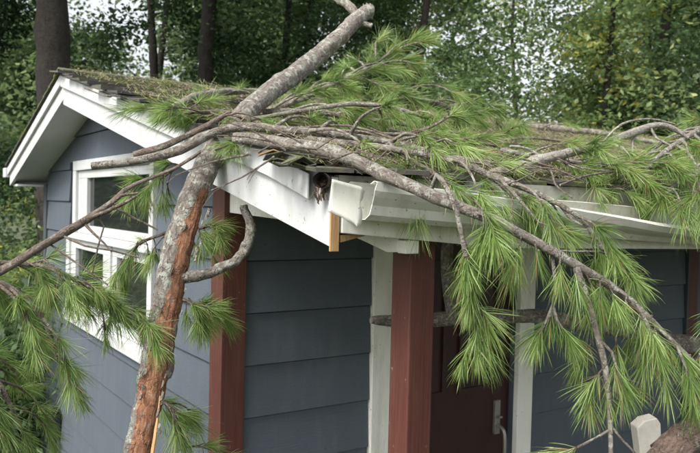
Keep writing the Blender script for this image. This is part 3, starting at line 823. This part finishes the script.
# needle boughs on the left
branch('drooping pine bough filling the lower left corner beside the gable wall', [(-330, 'ground', 2.3, 7), (-300, 420, 2.3, 6.5), (-210, 270, 2.3, 6), (-130, 238, 2.3, 5.5), (-40, 268, 2.3, 4.5), (10, 288, 2.35, 4), (42, 318, 2.4, 3.2), (58, 358, 2.45, 2.2)], 'brown_bark', 30, (.12, .30), 1.4, .5, .95, 24, urange=(.5, 1), knots=3)
branch('low pine bough under the lower left corner bough', [(-260, 'ground', 2.6, 6), (-220, 420, 2.6, 5.5), (-130, 350, 2.6, 5), (-20, 372, 2.6, 3.8), (5, 395, 2.6, 3), (22, 430, 2.6, 2)], 'brown_bark', 26, (.14, .34), 1.4, .45, 1.0, 25, urange=(.5, 1))
branch('pine bough spreading needles in front of the lower window', [(-10, 262, 1.95, 3), (40, 266, 2.0, 2.8), (75, 280, 2.05, 2.4), (105, 296, 2.1, 2), (135, 318, 2.15, 1.5)], 'brown_bark', 18, (.07, .2), 1.1, .5, .85, 26, urange=(.1, 1))
branch('small needle spray hanging in front of the upper window pane', [(205, 150, 2.38, 2.4), (180, 165, 2.4, 2), (158, 180, 2.42, 1.7), (140, 192, 2.45, 1.2)], 'brown_bark', 6, (.06, .12), .9, .8, .75, 27, urange=(.4, 1))
branch('pine spray hanging between window and trunk', [(190, 225, 2.45, 2.2), (160, 235, 2.45, 2), (138, 245, 2.5, 1.6), (125, 265, 2.5, 1.2)], 'brown_bark', 6, (.06, .14), .8, .7, .8, 28, urange=(.3, 1))
branch('pine spray behind the trunk before the red corner board', [(170, 232, 2.5, 3), (192, 230, 2.5, 2.2), (210, 226, 2.5, 1.6)], 'brown_bark', 5, (.06, .14), .9, .6, .85, 29, urange=(.3, 1), extra=[('tuft', [(205, 232, 2.5, .3, 1), (213, 256, 2.5, .7, .8), (198, 246, 2.5, .2, 1)])])
branch('pine spray hanging below the curved side limb of the trunk', [(168, 296, 2.4, 3), (185, 300, 2.4, 2.2), (203, 306, 2.4, 1.4)], 'brown_bark', 5, (.05, .12), 1, .6, .9, 30, urange=(.3, 1), extra=[('tuft', [(192, 302, 2.38, .6, .8), (186, 308, 2.4, .1, 1), (205, 310, 2.4, .7, .8)])])
branch('pine spray at the bottom beside the torn trunk', [(150, 398, 2.3, 3), (165, 403, 2.3, 2), (178, 412, 2.3, 1.4)], 'brown_bark', 4, (.05, .12), 1, .6, .9, 31, urange=(.3, 1), extra=[('tuft', [(160, 405, 2.28, .4, 1), (172, 410, 2.3, .6, .9)])])
branch('bare twig and sparse needles at the bottom edge by the red corner board', [(150, 470, 2.25, 2), (172, 452, 2.25, 1.6), (198, 446, 2.25, 1.2), (225, 455, 2.25, .9)], 'brown_bark', 3, (.05, .1), .6, .4, .8, 131, urange=(.3, 1))

# roof and hanging right side
branch('long curved grey branch sweeping over the eave and down to the right edge', [(235, 138, 2.1, 6.6), (262, 140, 2.03, 7.2), (300, 145, 1.92, 7.8), (340, 154, 1.83, 7.8), (380, 172, 1.76, 7.5), (420, 190, 1.72, 7.2), (452, 203, 1.71, 6.8), (490, 218, 1.69, 6.2), (530, 239, 1.7, 6), (572, 263, 1.72, 5.6), (612, 287, 1.75, 4.8), (648, 318, 1.77, 4.2), (680, 350, 1.78, 3.6), (730, 400, 1.78, 3)], 'bark', 5, (.08, .16), .6, .8, .9, 41, sides=14, knots=14, urange=(.62, 1.0), extra=[
    ('twig', [(430, 192, 1.74, 2.6), (437, 175, 1.72, 3), (449, 192, 1.66, 3), (457, 212, 1.64, 3), (461, 232, 1.64, 2.8), (466, 256, 1.64, 3.4)], 2),
    ('twig', [(576, 266, 1.72, 5), (588, 300, 1.7, 4.6), (598, 335, 1.7, 4.2), (605, 370, 1.7, 3.8), (609, 405, 1.7, 3.2), (611, 455, 1.7, 2.6)], 1),
    ('twig', [(598, 338, 1.7, 2), (612, 352, 1.7, 1.6), (618, 372, 1.7, 1.3), (622, 383, 1.7, 1.1)], 3),
    ('twig', [(552, 254, 1.72, 2.2), (556, 285, 1.71, 2), (553, 305, 1.71, 2.2), (546, 322, 1.71, 1.7), (542, 330, 1.71, 1.5)], 3),
    ('twig', [(553, 305, 1.71, 1.8), (557, 320, 1.71, 1.5), (566, 334, 1.71, 1.2)], 3),
    ('twig', [(610, 430, 1.7, 2), (596, 438, 1.7, 1.5), (580, 446, 1.7, 1.2)], 1),
    ('twig', [(610, 425, 1.7, 2), (622, 440, 1.7, 1.5), (632, 450, 1.7, 1.2)], 1),
    ('twig', [(475, 212, 1.69, 2), (486, 216, 1.66, 1.8), (490, 222, 1.65, 1.5)], 3),
    ('twig', [(470, 300, 1.66, 1.2), (478, 306, 1.66, 1.3), (482, 314, 1.67, 1)], 2),
    ('tuft', [(466, 258, 1.64, .0, 1), (466, 262, 1.64, -.25, 1), (468, 262, 1.64, .28, 1), (474, 285, 1.65, .1, 1), (470, 290, 1.66, -.1, 1), (480, 312, 1.67, .05, 1), (478, 320, 1.7, -.1, 1), (476, 345, 1.8, .1, 1), (482, 340, 1.8, .4, 1), (468, 345, 1.8, -.3, 1), (488, 224, 1.65, .1, 1), (492, 226, 1.65, .5, 1), (484, 224, 1.65, -.3, 1), (505, 252, 1.72, .2, 1), (512, 256, 1.72, -.1, 1),
              (520, 244, 1.68, -.1, 1), (536, 248, 1.68, .1, 1), (560, 262, 1.69, 0, 1), (575, 272, 1.68, -.2, 1), (600, 285, 1.7, .1, 1), (612, 292, 1.7, .3, 1), (626, 300, 1.72, 0, 1), (640, 312, 1.74, .2, 1), (655, 326, 1.75, .1, 1), (668, 340, 1.76, .3, 1), (650, 322, 1.75, -.3, 1), (588, 278, 1.72, .5, 1), (604, 300, 1.75, -.1, 1), (630, 330, 1.76, .1, 1), (590, 345, 1.74, -.5, 1), (575, 352, 1.76, -.2, 1), (600, 372, 1.7, -.6, 1), (604, 385, 1.7, .4, 1), (590, 392, 1.74, -.2, 1), (616, 342, 1.76, .2, 1), (648, 350, 1.76, .1, 1), (662, 362, 1.77, -.2, 1), (690, 362, 1.77, 0, 1), (697, 385, 1.76, .1, 1)])])
branch('thin grey branch running parallel above the curved one to the gutter', [(260, 134, 2.24, 3.5), (300, 139, 2.2, 4.2), (350, 144, 2.14, 4.2), (400, 150, 2.06, 4), (450, 160, 2.0, 4), (500, 179, 1.95, 3.8), (545, 197, 1.92, 3.2), (575, 214, 1.9, 2.8), (595, 236, 1.9, 2.4), (608, 258, 1.9, 2), (622, 270, 1.9, 1.6)], 'bark', 10, (.10, .2), .9, .5, .95, 42, urange=(.35, 1), knots=8, extra=[
    ('twig', [(560, 205, 1.92, 2), (572, 220, 1.9, 1.8), (588, 228, 1.9, 1.5), (596, 245, 1.9, 1.2)], 1),
    ('twig', [(500, 179, 1.95, 2), (520, 200, 1.9, 1.6), (538, 222, 1.88, 1.3), (555, 228, 1.88, 1)], 1),
    ('twig', [(545, 250, 1.74, 1.6), (575, 252, 1.76, 1.4), (600, 252, 1.8, 1.2), (618, 258, 1.84, 1)], 0)])
branch('pale smooth forked log lying on the right of the roof', [(470, 182, 2.14, 4), (490, 175, 2.18, 5.5), (515, 167, 2.24, 6.2), (545, 159, 2.32, 6), (580, 150, 2.42, 5.4), (612, 141, 2.5, 5), (640, 130, 2.58, 4.6), (656, 125, 2.62, 4), (672, 128, 2.64, 3.2), (688, 138, 2.64, 2.2)], 'pale_bark', 3, (.08, .14), .3, .35, .7, 43, urange=(.3, 1), knots=8, roofed=True, sides=12, extra=[
    ('twig', [(640, 130, 2.58, 1.8), (632, 142, 2.55, 1.5), (634, 158, 2.5, 1.2)], 0), ('twig', [(650, 127, 2.6, 1.8), (656, 138, 2.58, 1.4), (672, 146, 2.58, 1)], 1), ('twig', [(600, 145, 2.47, 1.6), (622, 124, 2.5, 1.4), (650, 119, 2.55, 1.2), (675, 124, 2.6, 1)], 0), ('twig', [(545, 160, 2.32, 2.4), (530, 150, 2.32, 2), (510, 146, 2.3, 1.4)], 0)])
branch('straight dark log lying along the roof ridge', [(468, 124, 4.9, 3.6), (510, 126, 4.95, 4.2), (550, 128, 5.0, 4), (585, 131, 5.0, 3.6), (625, 137, 5.0, 3), (665, 144, 5.0, 2.2)], 'bark', 5, (.1, .2), .6, .2, .9, 44, roofed=True, knots=6)
branch('thin bare branch reaching from the trunk across the mid roof', [(232, 121, 2.5, 2), (262, 117, 2.52, 2.4), (300, 111, 2.55, 2.6), (345, 104, 2.6, 2.8), (375, 105, 2.62, 2.8), (398, 109, 2.64, 2.4), (420, 116, 2.66, 1.6)], 'bark', 4, (.08, .16), .4, .3, .85, 45, urange=(.6, 1))
branch('knobbly broken limb with a fresh orange break left of the trunk', [(170, 109, '.05', 3.4), (182, 103, '.06', 4.6), (198, 96, '.06', 4.6), (222, 92, '.06', 4.2), (250, 91, '.06', 3.4), (285, 92, '.05', 2.4)], 'bark', 6, (.1, .2), .8, .25, .9, 46, urange=(.4, 1), knots=5, endmat='orange_wood', jag=(.05, 0), roofed=True)
branch('thin forked twig ending above the mid roof', [(225, 147, 2.2, 2), (270, 137, 2.2, 2.4), (320, 131, 2.24, 2.4), (370, 133, 2.3, 2.4), (405, 134, 2.34, 2.2), (428, 128, 2.36, 1.9), (448, 117, 2.38, 1.4)], 'brown_bark', 5, (.08, .18), .6, .4, .85, 47, urange=(.4, 1), extra=[('twig', [(405, 134, 2.34, 1.6), (432, 139, 2.3, 1.4), (470, 150, 2.26, 1.1)], 1)])
branch('short stout branch lying under the curved branch at the broken corner', [(268, 140, 2.28, 5), (310, 139, 2.26, 5.4), (360, 143, 2.24, 5), (410, 151, 2.22, 4.6), (450, 158, 2.2, 4), (490, 163, 2.2, 3)], 'bark', 5, (.1, .2), .7, .3, .9, 48, urange=(.4, 1), knots=8)
# green masses on and above the roof
branch('large upright pine bough behind the leaning trunk top', [(262, 112, 3.3, 4), (310, 95, 3.4, 3.8), (350, 75, 3.5, 3.4), (375, 66, 3.6, 2.4), (385, 56, 3.65, 1.6)], 'bark', 18, (.14, .32), 1.3, .3, 1.1, 51, urange=(.05, 1), updir=.2)
branch('pine bough lying on the ridge right of the trunk', [(330, 118, 3.3, 4), (370, 104, 3.4, 3.6), (410, 98, 3.5, 3), (450, 108, 3.6, 2.4), (475, 118, 3.7, 1.6)], 'bark', 17, (.14, .3), 1.2, .35, 1.05, 52, urange=(.05, 1), updir=.15)
branch('pine bough lying across the middle of the roof', [(262, 112, 2.7, 3.6), (310, 112, 2.75, 3.4), (360, 118, 2.8, 3), (410, 125, 2.8, 2.4), (450, 134, 2.8, 1.8)], 'bark', 15, (.1, .24), 1.1, .3, .9, 53, urange=(.05, 1), updir=.1)
branch('green pine spray lying on the moss left of the trunk', [(248, 118, '.05', 3), (225, 112, '.05', 2.6), (200, 112, '.05', 2), (185, 108, '.05', 1.4)], 'brown_bark', 12, (.1, .22), 1.1, .1, .8, 54, roofed=True)
branch('pine spray draped over the rake edge beside the trunk', [(285, 128, 2.32, 2.6), (255, 132, 2.28, 2.2), (232, 140, 2.24, 1.6)], 'brown_bark', 9, (.06, .13), .9, .3, .65, 55)
branch('pine spray hanging over the gutter beneath the curved branch', [(395, 150, 2.1, 2.4), (425, 168, 1.98, 2), (448, 182, 1.9, 1.5)], 'brown_bark', 7, (.08, .18), .9, .6, .9, 56)
branch('pine spray over the gutter middle with yellowing needles', [(470, 165, 2.15, 2.6), (495, 180, 2.05, 2.2), (520, 195, 1.98, 1.7)], 'brown_bark', 6, (.06, .15), .8, .6, .8, 57)
branch('pine bough spread over the right half of the roof', [(500, 150, '.06', 3), (550, 158, '.06', 2.8), (600, 166, '.06', 2.4), (640, 172, '.06', 1.8)], 'bark', 20, (.1, .24), 1.1, .12, .8, 58, roofed=True, updir=.15)
branch('pine sprays draped over the gutter right of the centre', [(520, 165, 2.42, 2.6), (556, 176, 2.38, 2.4), (596, 185, 2.4, 2), (632, 192, 2.46, 1.5)], 'brown_bark', 11, (.06, .16), .9, .6, .75, 63, urange=(.1, 1))
branch('heavy pine bough hanging over the eave at the right edge', [(730, 118, 2.9, 4.5), (700, 130, 2.75, 4), (675, 145, 2.6, 3.4), (655, 160, 2.5, 2.6), (645, 175, 2.42, 1.8)], 'bark', 16, (.12, .26), 1.2, .55, .95, 59, urange=(.05, 1))
branch('second pine bough drooping past the eave at the right edge', [(740, 160, 2.5, 4), (710, 168, 2.45, 3.5), (685, 178, 2.4, 2.8), (668, 192, 2.36, 2)], 'bark', 11, (.1, .22), 1.1, .7, .95, 60, urange=(.05, 1))
branch('feathery pine spray on the roof centre near the ridge log', [(440, 140, '.06', 2.6), (480, 143, '.06', 2.2), (520, 150, '.06', 1.6)], 'brown_bark', 13, (.08, .2), 1.0, .12, .75, 61, roofed=True, updir=.15)
branch('lower right pine bough hanging at the picture edge', [(830, 190, 2.75, 5), (800, 215, 2.45, 5), (782, 255, 2.1, 4.5), (768, 282, 2.0, 4), (735, 305, 1.98, 3.4), (712, 330, 1.95, 2.6), (700, 355, 1.93, 1.8)], 'bark', 7, (.08, .2), 1.0, .9, .9, 62, urange=(.1, 1))
# bare debris twigs on the roof
for i, (lab, sp) in enumerate([
    ('thin bare twig arching over the right roof edge', [(560, 185, '.03', 1.4), (590, 175, '.06', 1.3), (625, 172, '.05', 1.1), (655, 180, '.03', .8)]),
    ('thin bare twig slanting beside the pale log', [(530, 150, '.05', 1.5), (548, 165, '.05', 1.4), (556, 185, '.03', 1.1), (575, 200, '.01', .8)]),
    ('bare curved twig between the two roof logs', [(500, 140, '.04', 1.4), (530, 138, '.07', 1.3), (570, 143, '.05', 1.1), (600, 150, '.04', .8)]),
    ('hair thin twig crossing the rake board below the peak', [(85, 88, 3.3, .9), (110, 97, 3.2, .8), (122, 92, 3.2, .6)]),
    ('pale twig lying on the mossy roof left part', [(150, 95, '.03', 1.3), (180, 100, '.04', 1.2), (215, 110, '.05', 1.0), (240, 122, '.05', .8)]),
    ('looping bare twig above the broken corner', [(215, 150, 2.2, 1.4), (245, 140, 2.18, 1.4), (280, 141, 2.12, 1.3), (330, 150, 2.05, 1.1), (390, 160, 1.98, .9)]),
    ('long thin twig arching from trunk toward the gutter', [(300, 128, 2.3, 1.5), (350, 126, 2.28, 1.4), (400, 142, 2.2, 1.3), (440, 165, 2.1, 1.1), (470, 190, 2.0, .9)])]):
    branch(lab, sp, 'brown_bark', 0, seed=80 + i, sides=6, knots=1, group='bare twigs on the roof', name='bare_twig')

rt = random.Random(5)
for i in range(20):
    px = rt.uniform(250, 690); py = rt.uniform(138, 160) + (px - 300) * .06; a = rt.uniform(-.5, .5) + (math.pi if rt.random() < .5 else 0)
    L = rt.uniform(25, 80); q0 = on_roof(px, py, .05); dd = float(np.dot(np.array(q0) - CAM, CM[:, 2])) - rt.uniform(.0, .25)
    b1 = rt.uniform(-9, 9)
    branch('one of the thin bare twigs strewn over the roof debris', [(px, py, dd, rt.uniform(.9, 1.6)), (px + math.cos(a) * L * .5, py + math.sin(a) * L * .5 + b1, dd, 1.1), (px + math.cos(a) * L, py + math.sin(a) * L + b1 * .4, dd, .7)], 'brown_bark', rt.randint(0, 3), (.04, .1), 0, .3, .7, 140 + i, sides=6, knots=2, group='thin twigs strewn over the roof', name='bare_twig', bare=1.0, tip=False)

# limb behind the porch post, log at lower right
branch('dark lichen covered limb lying horizontally behind the porch post', [(371, 320, 2.75, 4), (392, 321, 2.78, 7), (440, 319, 2.85, 8), (500, 316, 2.92, 8.5), (545, 318, 2.98, 8.5), (610, 328, 3.0, 9), (680, 342, 3.0, 10), (760, 362, 3.0, 11), (860, 420, 3.0, 12), (960, 'ground', 3.0, 13)], 'bark', 0, seed=90, knots=10, sides=14, extra=[('twig', [(452, 318, 2.86, 7), (449, 290, 2.84, 7.5), (447, 262, 2.82, 7.5), (449, 232, 2.8, 7)], 0)])
lg = limb_pts([(630, 492, 1.80, 16), (664, 456, 1.82, 17), (694, 433, 1.84, 17.5), (740, 400, 1.9, 18), (790, 362, 1.98, 18)])
ld = (lg[0][0] - lg[1][0]).normalized()
lg = [(lg[0][0] + ld * (lg[0][0].z / -ld.z), lg[0][1])] + lg + [(Vector((1.45, -1.42, 2.07)), .05), (Vector((2.1, -1.24, 2.27)), .05)]
log = empty('pine_log', lg[0][0], 'thick pinkish barked log at the lower right corner', 'log')
mb = MB(); tube(mb, lg, 28, .015, .06, 8, True, True, 0, 1, 91, jag0=.02, wob=.2); mb.build('log_body', [M['log_bark'], M['grey_wood']], log, smooth=True)
# pale block on a post behind the log
for (pts4, d, lab) in [([(637, 428), (645, 421), (657, 418), (661, 424), (663, 468), (643, 474)], 2.3, 'pale chunk of concrete standing behind the pinkish log')]:
    f = [at(x, y, d) for x, y in pts4]; k_ = [p + vdir * .06 for p in f]
    low = [Vector((p.x, p.y, .0)) for p in (f[-1], f[-2])]
    mb = MB(); n_ = len(f)
    mb.add(f + k_, [tuple(range(n_))[::-1], tuple(range(n_, 2 * n_))] + [(i, (i + 1) % n_, n_ + (i + 1) % n_, n_ + i) for i in range(n_)])
    a_, b_ = f[-1], f[-2]
    mb.hexa([(a_.x, a_.y, 0), (b_.x, b_.y, 0), (b_.x + .05, b_.y + .05, 0), (a_.x + .05, a_.y + .05, 0), (a_.x, a_.y, a_.z), (b_.x, b_.y, b_.z), (b_.x + .05, b_.y + .05, b_.z), (a_.x + .05, a_.y + .05, a_.z)])
    tag(mb.build('broken_block', M['stone'], bevel=.004), lab, 'block')

# ------------------------------------------------------------------ litter on the roof
NL = 80000
mb = MB()
X = rng.uniform(RX0 - .01, RX1, NL); Y = RIDGE_Y - .02 - (RIDGE_Y - EAVE) * rng.random(NL)
den = .5 + .5 * np.sin(X * 5 + 1.3 * np.sin(Y * 4)) * np.sin(Y * 6 + X * 2)
vs = np.zeros((NL, 4, 3)); A = rng.uniform(0, 6.283, NL); L = rng.uniform(.04, .12, NL)
keepm = rng.random(NL) < (.35 + .65 * np.maximum(den, np.clip((.0 - Y) * 1.2, 0, 1)))
Zr = RIDGE_Z - SF * (RIDGE_Y - Y) + .018 + rng.random(NL) ** 3 * .035
dx_, dy_ = np.cos(A) * L, np.sin(A) * L
tz = rng.uniform(-.12, .2, NL) * L
for i in range(NL):
    if not keepm[i]: continue
    if X[i] < 1.3 and Y[i] > -.5 and mnoise.noise(Vector((X[i] * 3, Y[i] * 3, 2))) < -.12: continue
    h = .0009
    nx, ny = -math.sin(A[i]) * h, math.cos(A[i]) * h
    x, y_, z = X[i], Y[i], Zr[i]
    x2, y2 = x + dx_[i], y_ + dy_[i]
    if x2 < RX0 - .02 or y2 < EAVE - .09: continue
    z2 = z + SF * dy_[i] + tz[i]; zm = (z + z2) / 2 + .006
    t = float(rng.random()) * (.75 if x < 1.0 and y_ > -.4 else 1.0)
    xm, ym = (x + x2) / 2, (y_ + y2) / 2
    mb.add([(x - nx, y_ - ny, z), (x + nx, y_ + ny, z), (xm - nx, ym - ny, zm), (xm + nx, ym + ny, zm), (x2, y2, z2)], [(0, 1, 3, 2), (2, 3, 4)], 0, None, [t] * 5)
tag(mb.build('roof_litter', M['litter']), 'scattered fallen pine needles and moss covering the roof shingles', 'litter', kind='stuff')

# bits of bark and dead twig among the needles
mb = MB(); rl = random.Random(77)
for i in range(2600):
    x = rl.uniform(RX0, 4.2); y_ = rl.uniform(EAVE, RIDGE_Y - .05)
    if x < 1.0 and y_ > -.2 and rl.random() < .55: continue
    a = rl.uniform(0, 6.283); L = rl.uniform(.015, .11) * rl.random() + .01; r0 = rl.uniform(.0012, .0035)
    p = Vector((x, y_, zroof(y_) + .02 + rl.random() ** 2 * .03)); d = Vector((math.cos(a), math.sin(a), SF * math.sin(a) + rl.uniform(-.1, .3))); e = p + d * L; md = (p + e) / 2 + Vector((rl.uniform(-.1, .1), rl.uniform(-.1, .1), .05)) * L
    n_ = Vector((-d.y, d.x, 0)).normalized(); vs_ = []
    for c_, k_ in ((p, 1), (md, .9), (e, .5)):
        vs_ += [c_ + n_ * r0 * k_, c_ - n_ * r0 * k_, c_ + Vector((0, 0, r0 * 1.6 * k_))]
    fs_ = []
    for q in (0, 3):
        for k_ in range(3): fs_.append((q + k_, q + (k_ + 1) % 3, q + 3 + (k_ + 1) % 3, q + 3 + k_))
    mb.add(vs_, fs_ + [(0, 1, 2), (8, 7, 6)])
tag(mb.build('twig_litter', M['brown_bark']), 'short dead twig and bark bits lying in the roof needles', 'litter', kind='stuff')

# ------------------------------------------------------------------ forest
def leaf_crown(mb, centers, nleaf, size, r_, tint=(0, .6), yellow=0.0):
    nc = len(centers)
    C = np.array([c[:3] for c in centers]); S_ = np.array([c[3] for c in centers])
    idx = r_.integers(0, nc, nleaf)
    g_ = r_.normal(0, 1, (nleaf, 3)); g_ = g_ / np.linalg.norm(g_, axis=1)[:, None] * (r_.random(nleaf) ** .42)[:, None] * np.array([1, 1, .62]) * .95
    g_ = np.where((r_.random(nleaf) < .12)[:, None], g_ * 1.7, g_)
    P = C[idx] + g_ * S_[idx][:, None]
    d = r_.normal(0, 1, (nleaf, 3)); d[:, 2] = d[:, 2] * .45 - .4; d /= np.linalg.norm(d, axis=1)[:, None]
    s = np.cross(d, r_.normal(0, .55, (nleaf, 3)) + np.array([0, 0, 1.0])); s /= np.linalg.norm(s, axis=1)[:, None]
    nrm = np.cross(d, s)
    L = size * r_.uniform(.6, 1.3, nleaf)[:, None]; Wd = L * .30
    v = np.stack([P, P + d * L * .45 + s * Wd + nrm * L * .08, P + d * L, P + d * L * .45 - s * Wd + nrm * L * .08], 1).reshape(-1, 3)
    ctint = (r_.uniform(-.25, .38, nc))[idx]  # random tone per clump, painting sunlit clumps lighter and shaded ones darker
    t = np.clip(r_.uniform(tint[0], tint[1], nleaf) + ctint, 0, .95)
    if yellow: t = np.where(r_.random(nleaf) < yellow, 1.0, t)
    b = len(mb.v)
    mb.v.extend(map(tuple, v)); mb.bk.extend([(0, 0, 0)] * len(v)); mb.tn.extend(np.repeat(t, 4).tolist())
    f = np.arange(nleaf)[:, None] * 4 + np.array([[0, 1, 2, 3]]) + b
    mb.f.extend(map(tuple, f.tolist())); mb.mi.extend([0] * nleaf)

def tree(label, px, d, h, tr, crown, nleaf, leaf, mat, seed, lean=0, fork=0, limbs=9, yellow=0, name='forest_tree', zlow=1.5, group='trees behind the shed', tint=(0, .4), clump=.62):
    r_ = random.Random(seed); ng = np.random.default_rng(seed)
    p = at(px, 226, d); base = Vector((p.x, p.y, -.05))
    o = empty(name, base, label, 'tree', group)
    mb = MB()
    ln = Vector((CM[0][0], CM[1][0], 0)) * lean
    pts = [(base, tr * 1.25), (base + Vector((0, 0, h * .15)) + ln * .15, tr), (base + Vector((r_.uniform(-.1, .1), r_.uniform(-.1, .1), h * .45)) + ln * .45, tr * .8), (base + Vector((r_.uniform(-.2, .2), r_.uniform(-.2, .2), h * .75)) + ln * .75, tr * .5), (base + Vector((0, 0, h)) + ln, tr * .15)]
    C, T, Rr = tube(mb, pts, 12, .15, .08, 3, False, True, 0, 0, seed, wob=.2)
    cents = []
    for k in range(limbs):
        u = r_.uniform(.22, .95); i = int(u * (len(C) - 1)); q = Vector(C[i]); a = r_.uniform(0, 6.283)
        L = crown * r_.uniform(.55, 1.05) * (1.1 - .5 * u)
        dd = Vector((math.cos(a), math.sin(a), r_.uniform(.1, .7)))
        e1 = q + dd * L * .5; e2 = e1 + (dd + Vector((r_.uniform(-.4, .4), r_.uniform(-.4, .4), r_.uniform(-.5, .2)))) * L * .5
        rb = Rr[i] * r_.uniform(.3, .5)
        tube(mb, [(q, rb), (e1, rb * .7), (e2, rb * .25)], 7, .12, .08, 1, False, True, 0, 0, seed * 40 + k, wob=.6)
        for j in range(3):
            e = e1 + (e2 - e1) * r_.random(); f_ = e + Vector((r_.uniform(-1, 1), r_.uniform(-1, 1), r_.uniform(-.7, .4))) * L * .45
            tube(mb, [(e, rb * .35), ((e + f_) / 2 + Vector((0, 0, .05)), rb * .22), (f_, rb * .1)], 5, .12, .05, 0, False, False, 0, 0, seed * 90 + k * 5 + j, wob=.8)
            cents.append((*f_, clump * r_.uniform(.5, 1.3)))
        cents.append((*e2, clump * r_.uniform(.7, 1.2)))
    for k in range(int(limbs * 2)):
        a = r_.uniform(0, 6.283); rad = crown * math.sqrt(r_.random())
        cents.append((base.x + ln.x * .5 + math.cos(a) * rad, base.y + ln.y * .5 + math.sin(a) * rad, r_.uniform(zlow, h * .95), clump * r_.uniform(.5, 1.1)))
    mb.build('trunk', M['forest_bark'], o, smooth=True)
    mb = MB(); leaf_crown(mb, cents, nleaf, leaf, ng, yellow=yellow, tint=tint)
    mb.build('crown', M[mat], o)
    return o
tree('massive reddish dark pine trunk rising behind the roof peak', 58, 6.6, 10, .165, 1.6, 14000, .06, 'leaf_a', 201, zlow=4.4, limbs=6)
tree('dark leafy tree at the far left edge beside the big trunk', -45, 7.4, 7, .10, 1.35, 42000, .062, 'leaf_a', 202, limbs=12, zlow=.8)
tree('slim dark tree behind the sky gap left of the forked tree', 160, 12.5, 8, .08, 1.4, 13000, .075, 'leaf_b', 203, limbs=10)
tree('dark forked tree in the middle left with thick trunk', 197, 9.0, 9, .115, 1.6, 26000, .07, 'leaf_a', 204, limbs=14, zlow=2.6, lean=.15)
tree('leaning dark tree crossing the forked tree', 178, 9.8, 8.5, .07, 1.5, 16000, .066, 'leaf_a', 205, limbs=8, lean=-.7, zlow=2.6)
tree('dense dark tree behind the leaning trunk top', 285, 10.5, 8, .07, 1.7, 40000, .07, 'leaf_a', 206, limbs=12, zlow=1.8)
tree('dense dark tree right of the leaning trunk top', 415, 8.6, 8, .06, 1.25, 46000, .062, 'leaf_a', 207, limbs=12, zlow=1.6)
tree('airy tree against the bright gap in the middle right', 520, 11.5, 7, .05, 1.2, 8000, .075, 'leaf_c', 208, limbs=9, yellow=.02, zlow=2.6)
tree('leafy tree with yellowing leaves on the right', 590, 9.0, 6.5, .055, 1.2, 17000, .08, 'leaf_c', 209, limbs=12, yellow=.025, zlow=2.2)
tree('dark straight tree trunk in the right background', 656, 10.5, 8, .10, 1.5, 24000, .078, 'leaf_b', 210, limbs=12, zlow=2.0)
tree('broad leafy tree at the right edge', 735, 8.6, 7.5, .08, 1.4, 30000, .078, 'leaf_b', 211, limbs=12, zlow=1.6, yellow=.01)
tree('tall tree beyond the right edge', 900, 10, 9, .15, 2.2, 26000, .085, 'leaf_b', 212, limbs=11)
tree('far tree behind the middle of the roof', 310, 15, 9, .10, 2.2, 34000, 0.13, 'leaf_b', 213, limbs=13, zlow=.8, clump=1.0)
tree('far tree behind the yellowing tree', 690, 15.5, 9, .10, 2.4, 26000, .13, 'leaf_b', 214, limbs=13, zlow=.8, clump=1.0)
tree('far tree behind the left shed eave', -10, 14, 9, .10, 2.2, 42000, 0.12, 'leaf_b', 215, limbs=13, zlow=.8, clump=1.0)
tree('far tree behind the forked tree', 215, 17, 9, .10, 2.3, 38000, 0.14, 'leaf_b', 217, limbs=13, zlow=.8, clump=1.0)
tree('far tree behind the dense dark tree', 410, 17, 9, .10, 1.9, 34000, 0.14, 'leaf_b', 218, limbs=13, zlow=.8, clump=1.0)
tree('far tree right of the bright gap', 650, 19, 9, .10, 2.2, 26000, 0.14, 'leaf_b', 219, limbs=13, zlow=.8, clump=1.0)
tree('far tree left of the bright gap by the big trunk', 40, 19, 9, .10, 1.6, 22000, 0.14, 'leaf_b', 220, limbs=13, zlow=.8, clump=1.0)
tree('tall tree beyond the left edge', -220, 9.5, 9, .15, 2.4, 30000, .085, 'leaf_a', 216, limbs=11, zlow=.8)
def shrub(label, px, d, h, wd, nl, mat, seed):
    r_ = random.Random(seed); p = at(px, 226, d); base = Vector((p.x, p.y, -.02)); o = empty('shrub', base, label, 'shrub', 'shrubs behind the shed')
    mb = MB(); cents = []
    for k in range(7):
        a = r_.uniform(0, 6.28); e = base + Vector((math.cos(a) * wd * r_.uniform(.3, .9), math.sin(a) * wd * r_.uniform(.3, .9), h * r_.uniform(.6, 1)))
        tube(mb, [(base, .02), ((base + e) / 2 + Vector((0, 0, .15)), .014), (e, .006)], 6, .1, .08, 0, False, True, 0, 0, seed + k, wob=.5)
        for j in range(6): cents.append((*(base + (e - base) * r_.uniform(.35, 1) + Vector((r_.uniform(-.3, .3), r_.uniform(-.3, .3), r_.uniform(-.2, .2)))), .35))
    mb.build('stem', M['forest_bark'], o, smooth=True)
    mb = MB(); leaf_crown(mb, cents, nl, .06, np.random.default_rng(seed)); mb.build('crown', M[mat], o)
shrub('leafy shrub showing under the left shed eave', 18, 6.6, 2.1, .7, 5000, 'leaf_c', 301)
shrub('dark shrub at the left edge below the eave', -30, 6.2, 2.0, .8, 6000, 'leaf_a', 302)
shrub('dark shrub behind the lower left pine bough', 0, 5.6, 1.6, .8, 7000, 'leaf_a', 303)
print('TUFTS', NT[0], 'shingles', c)
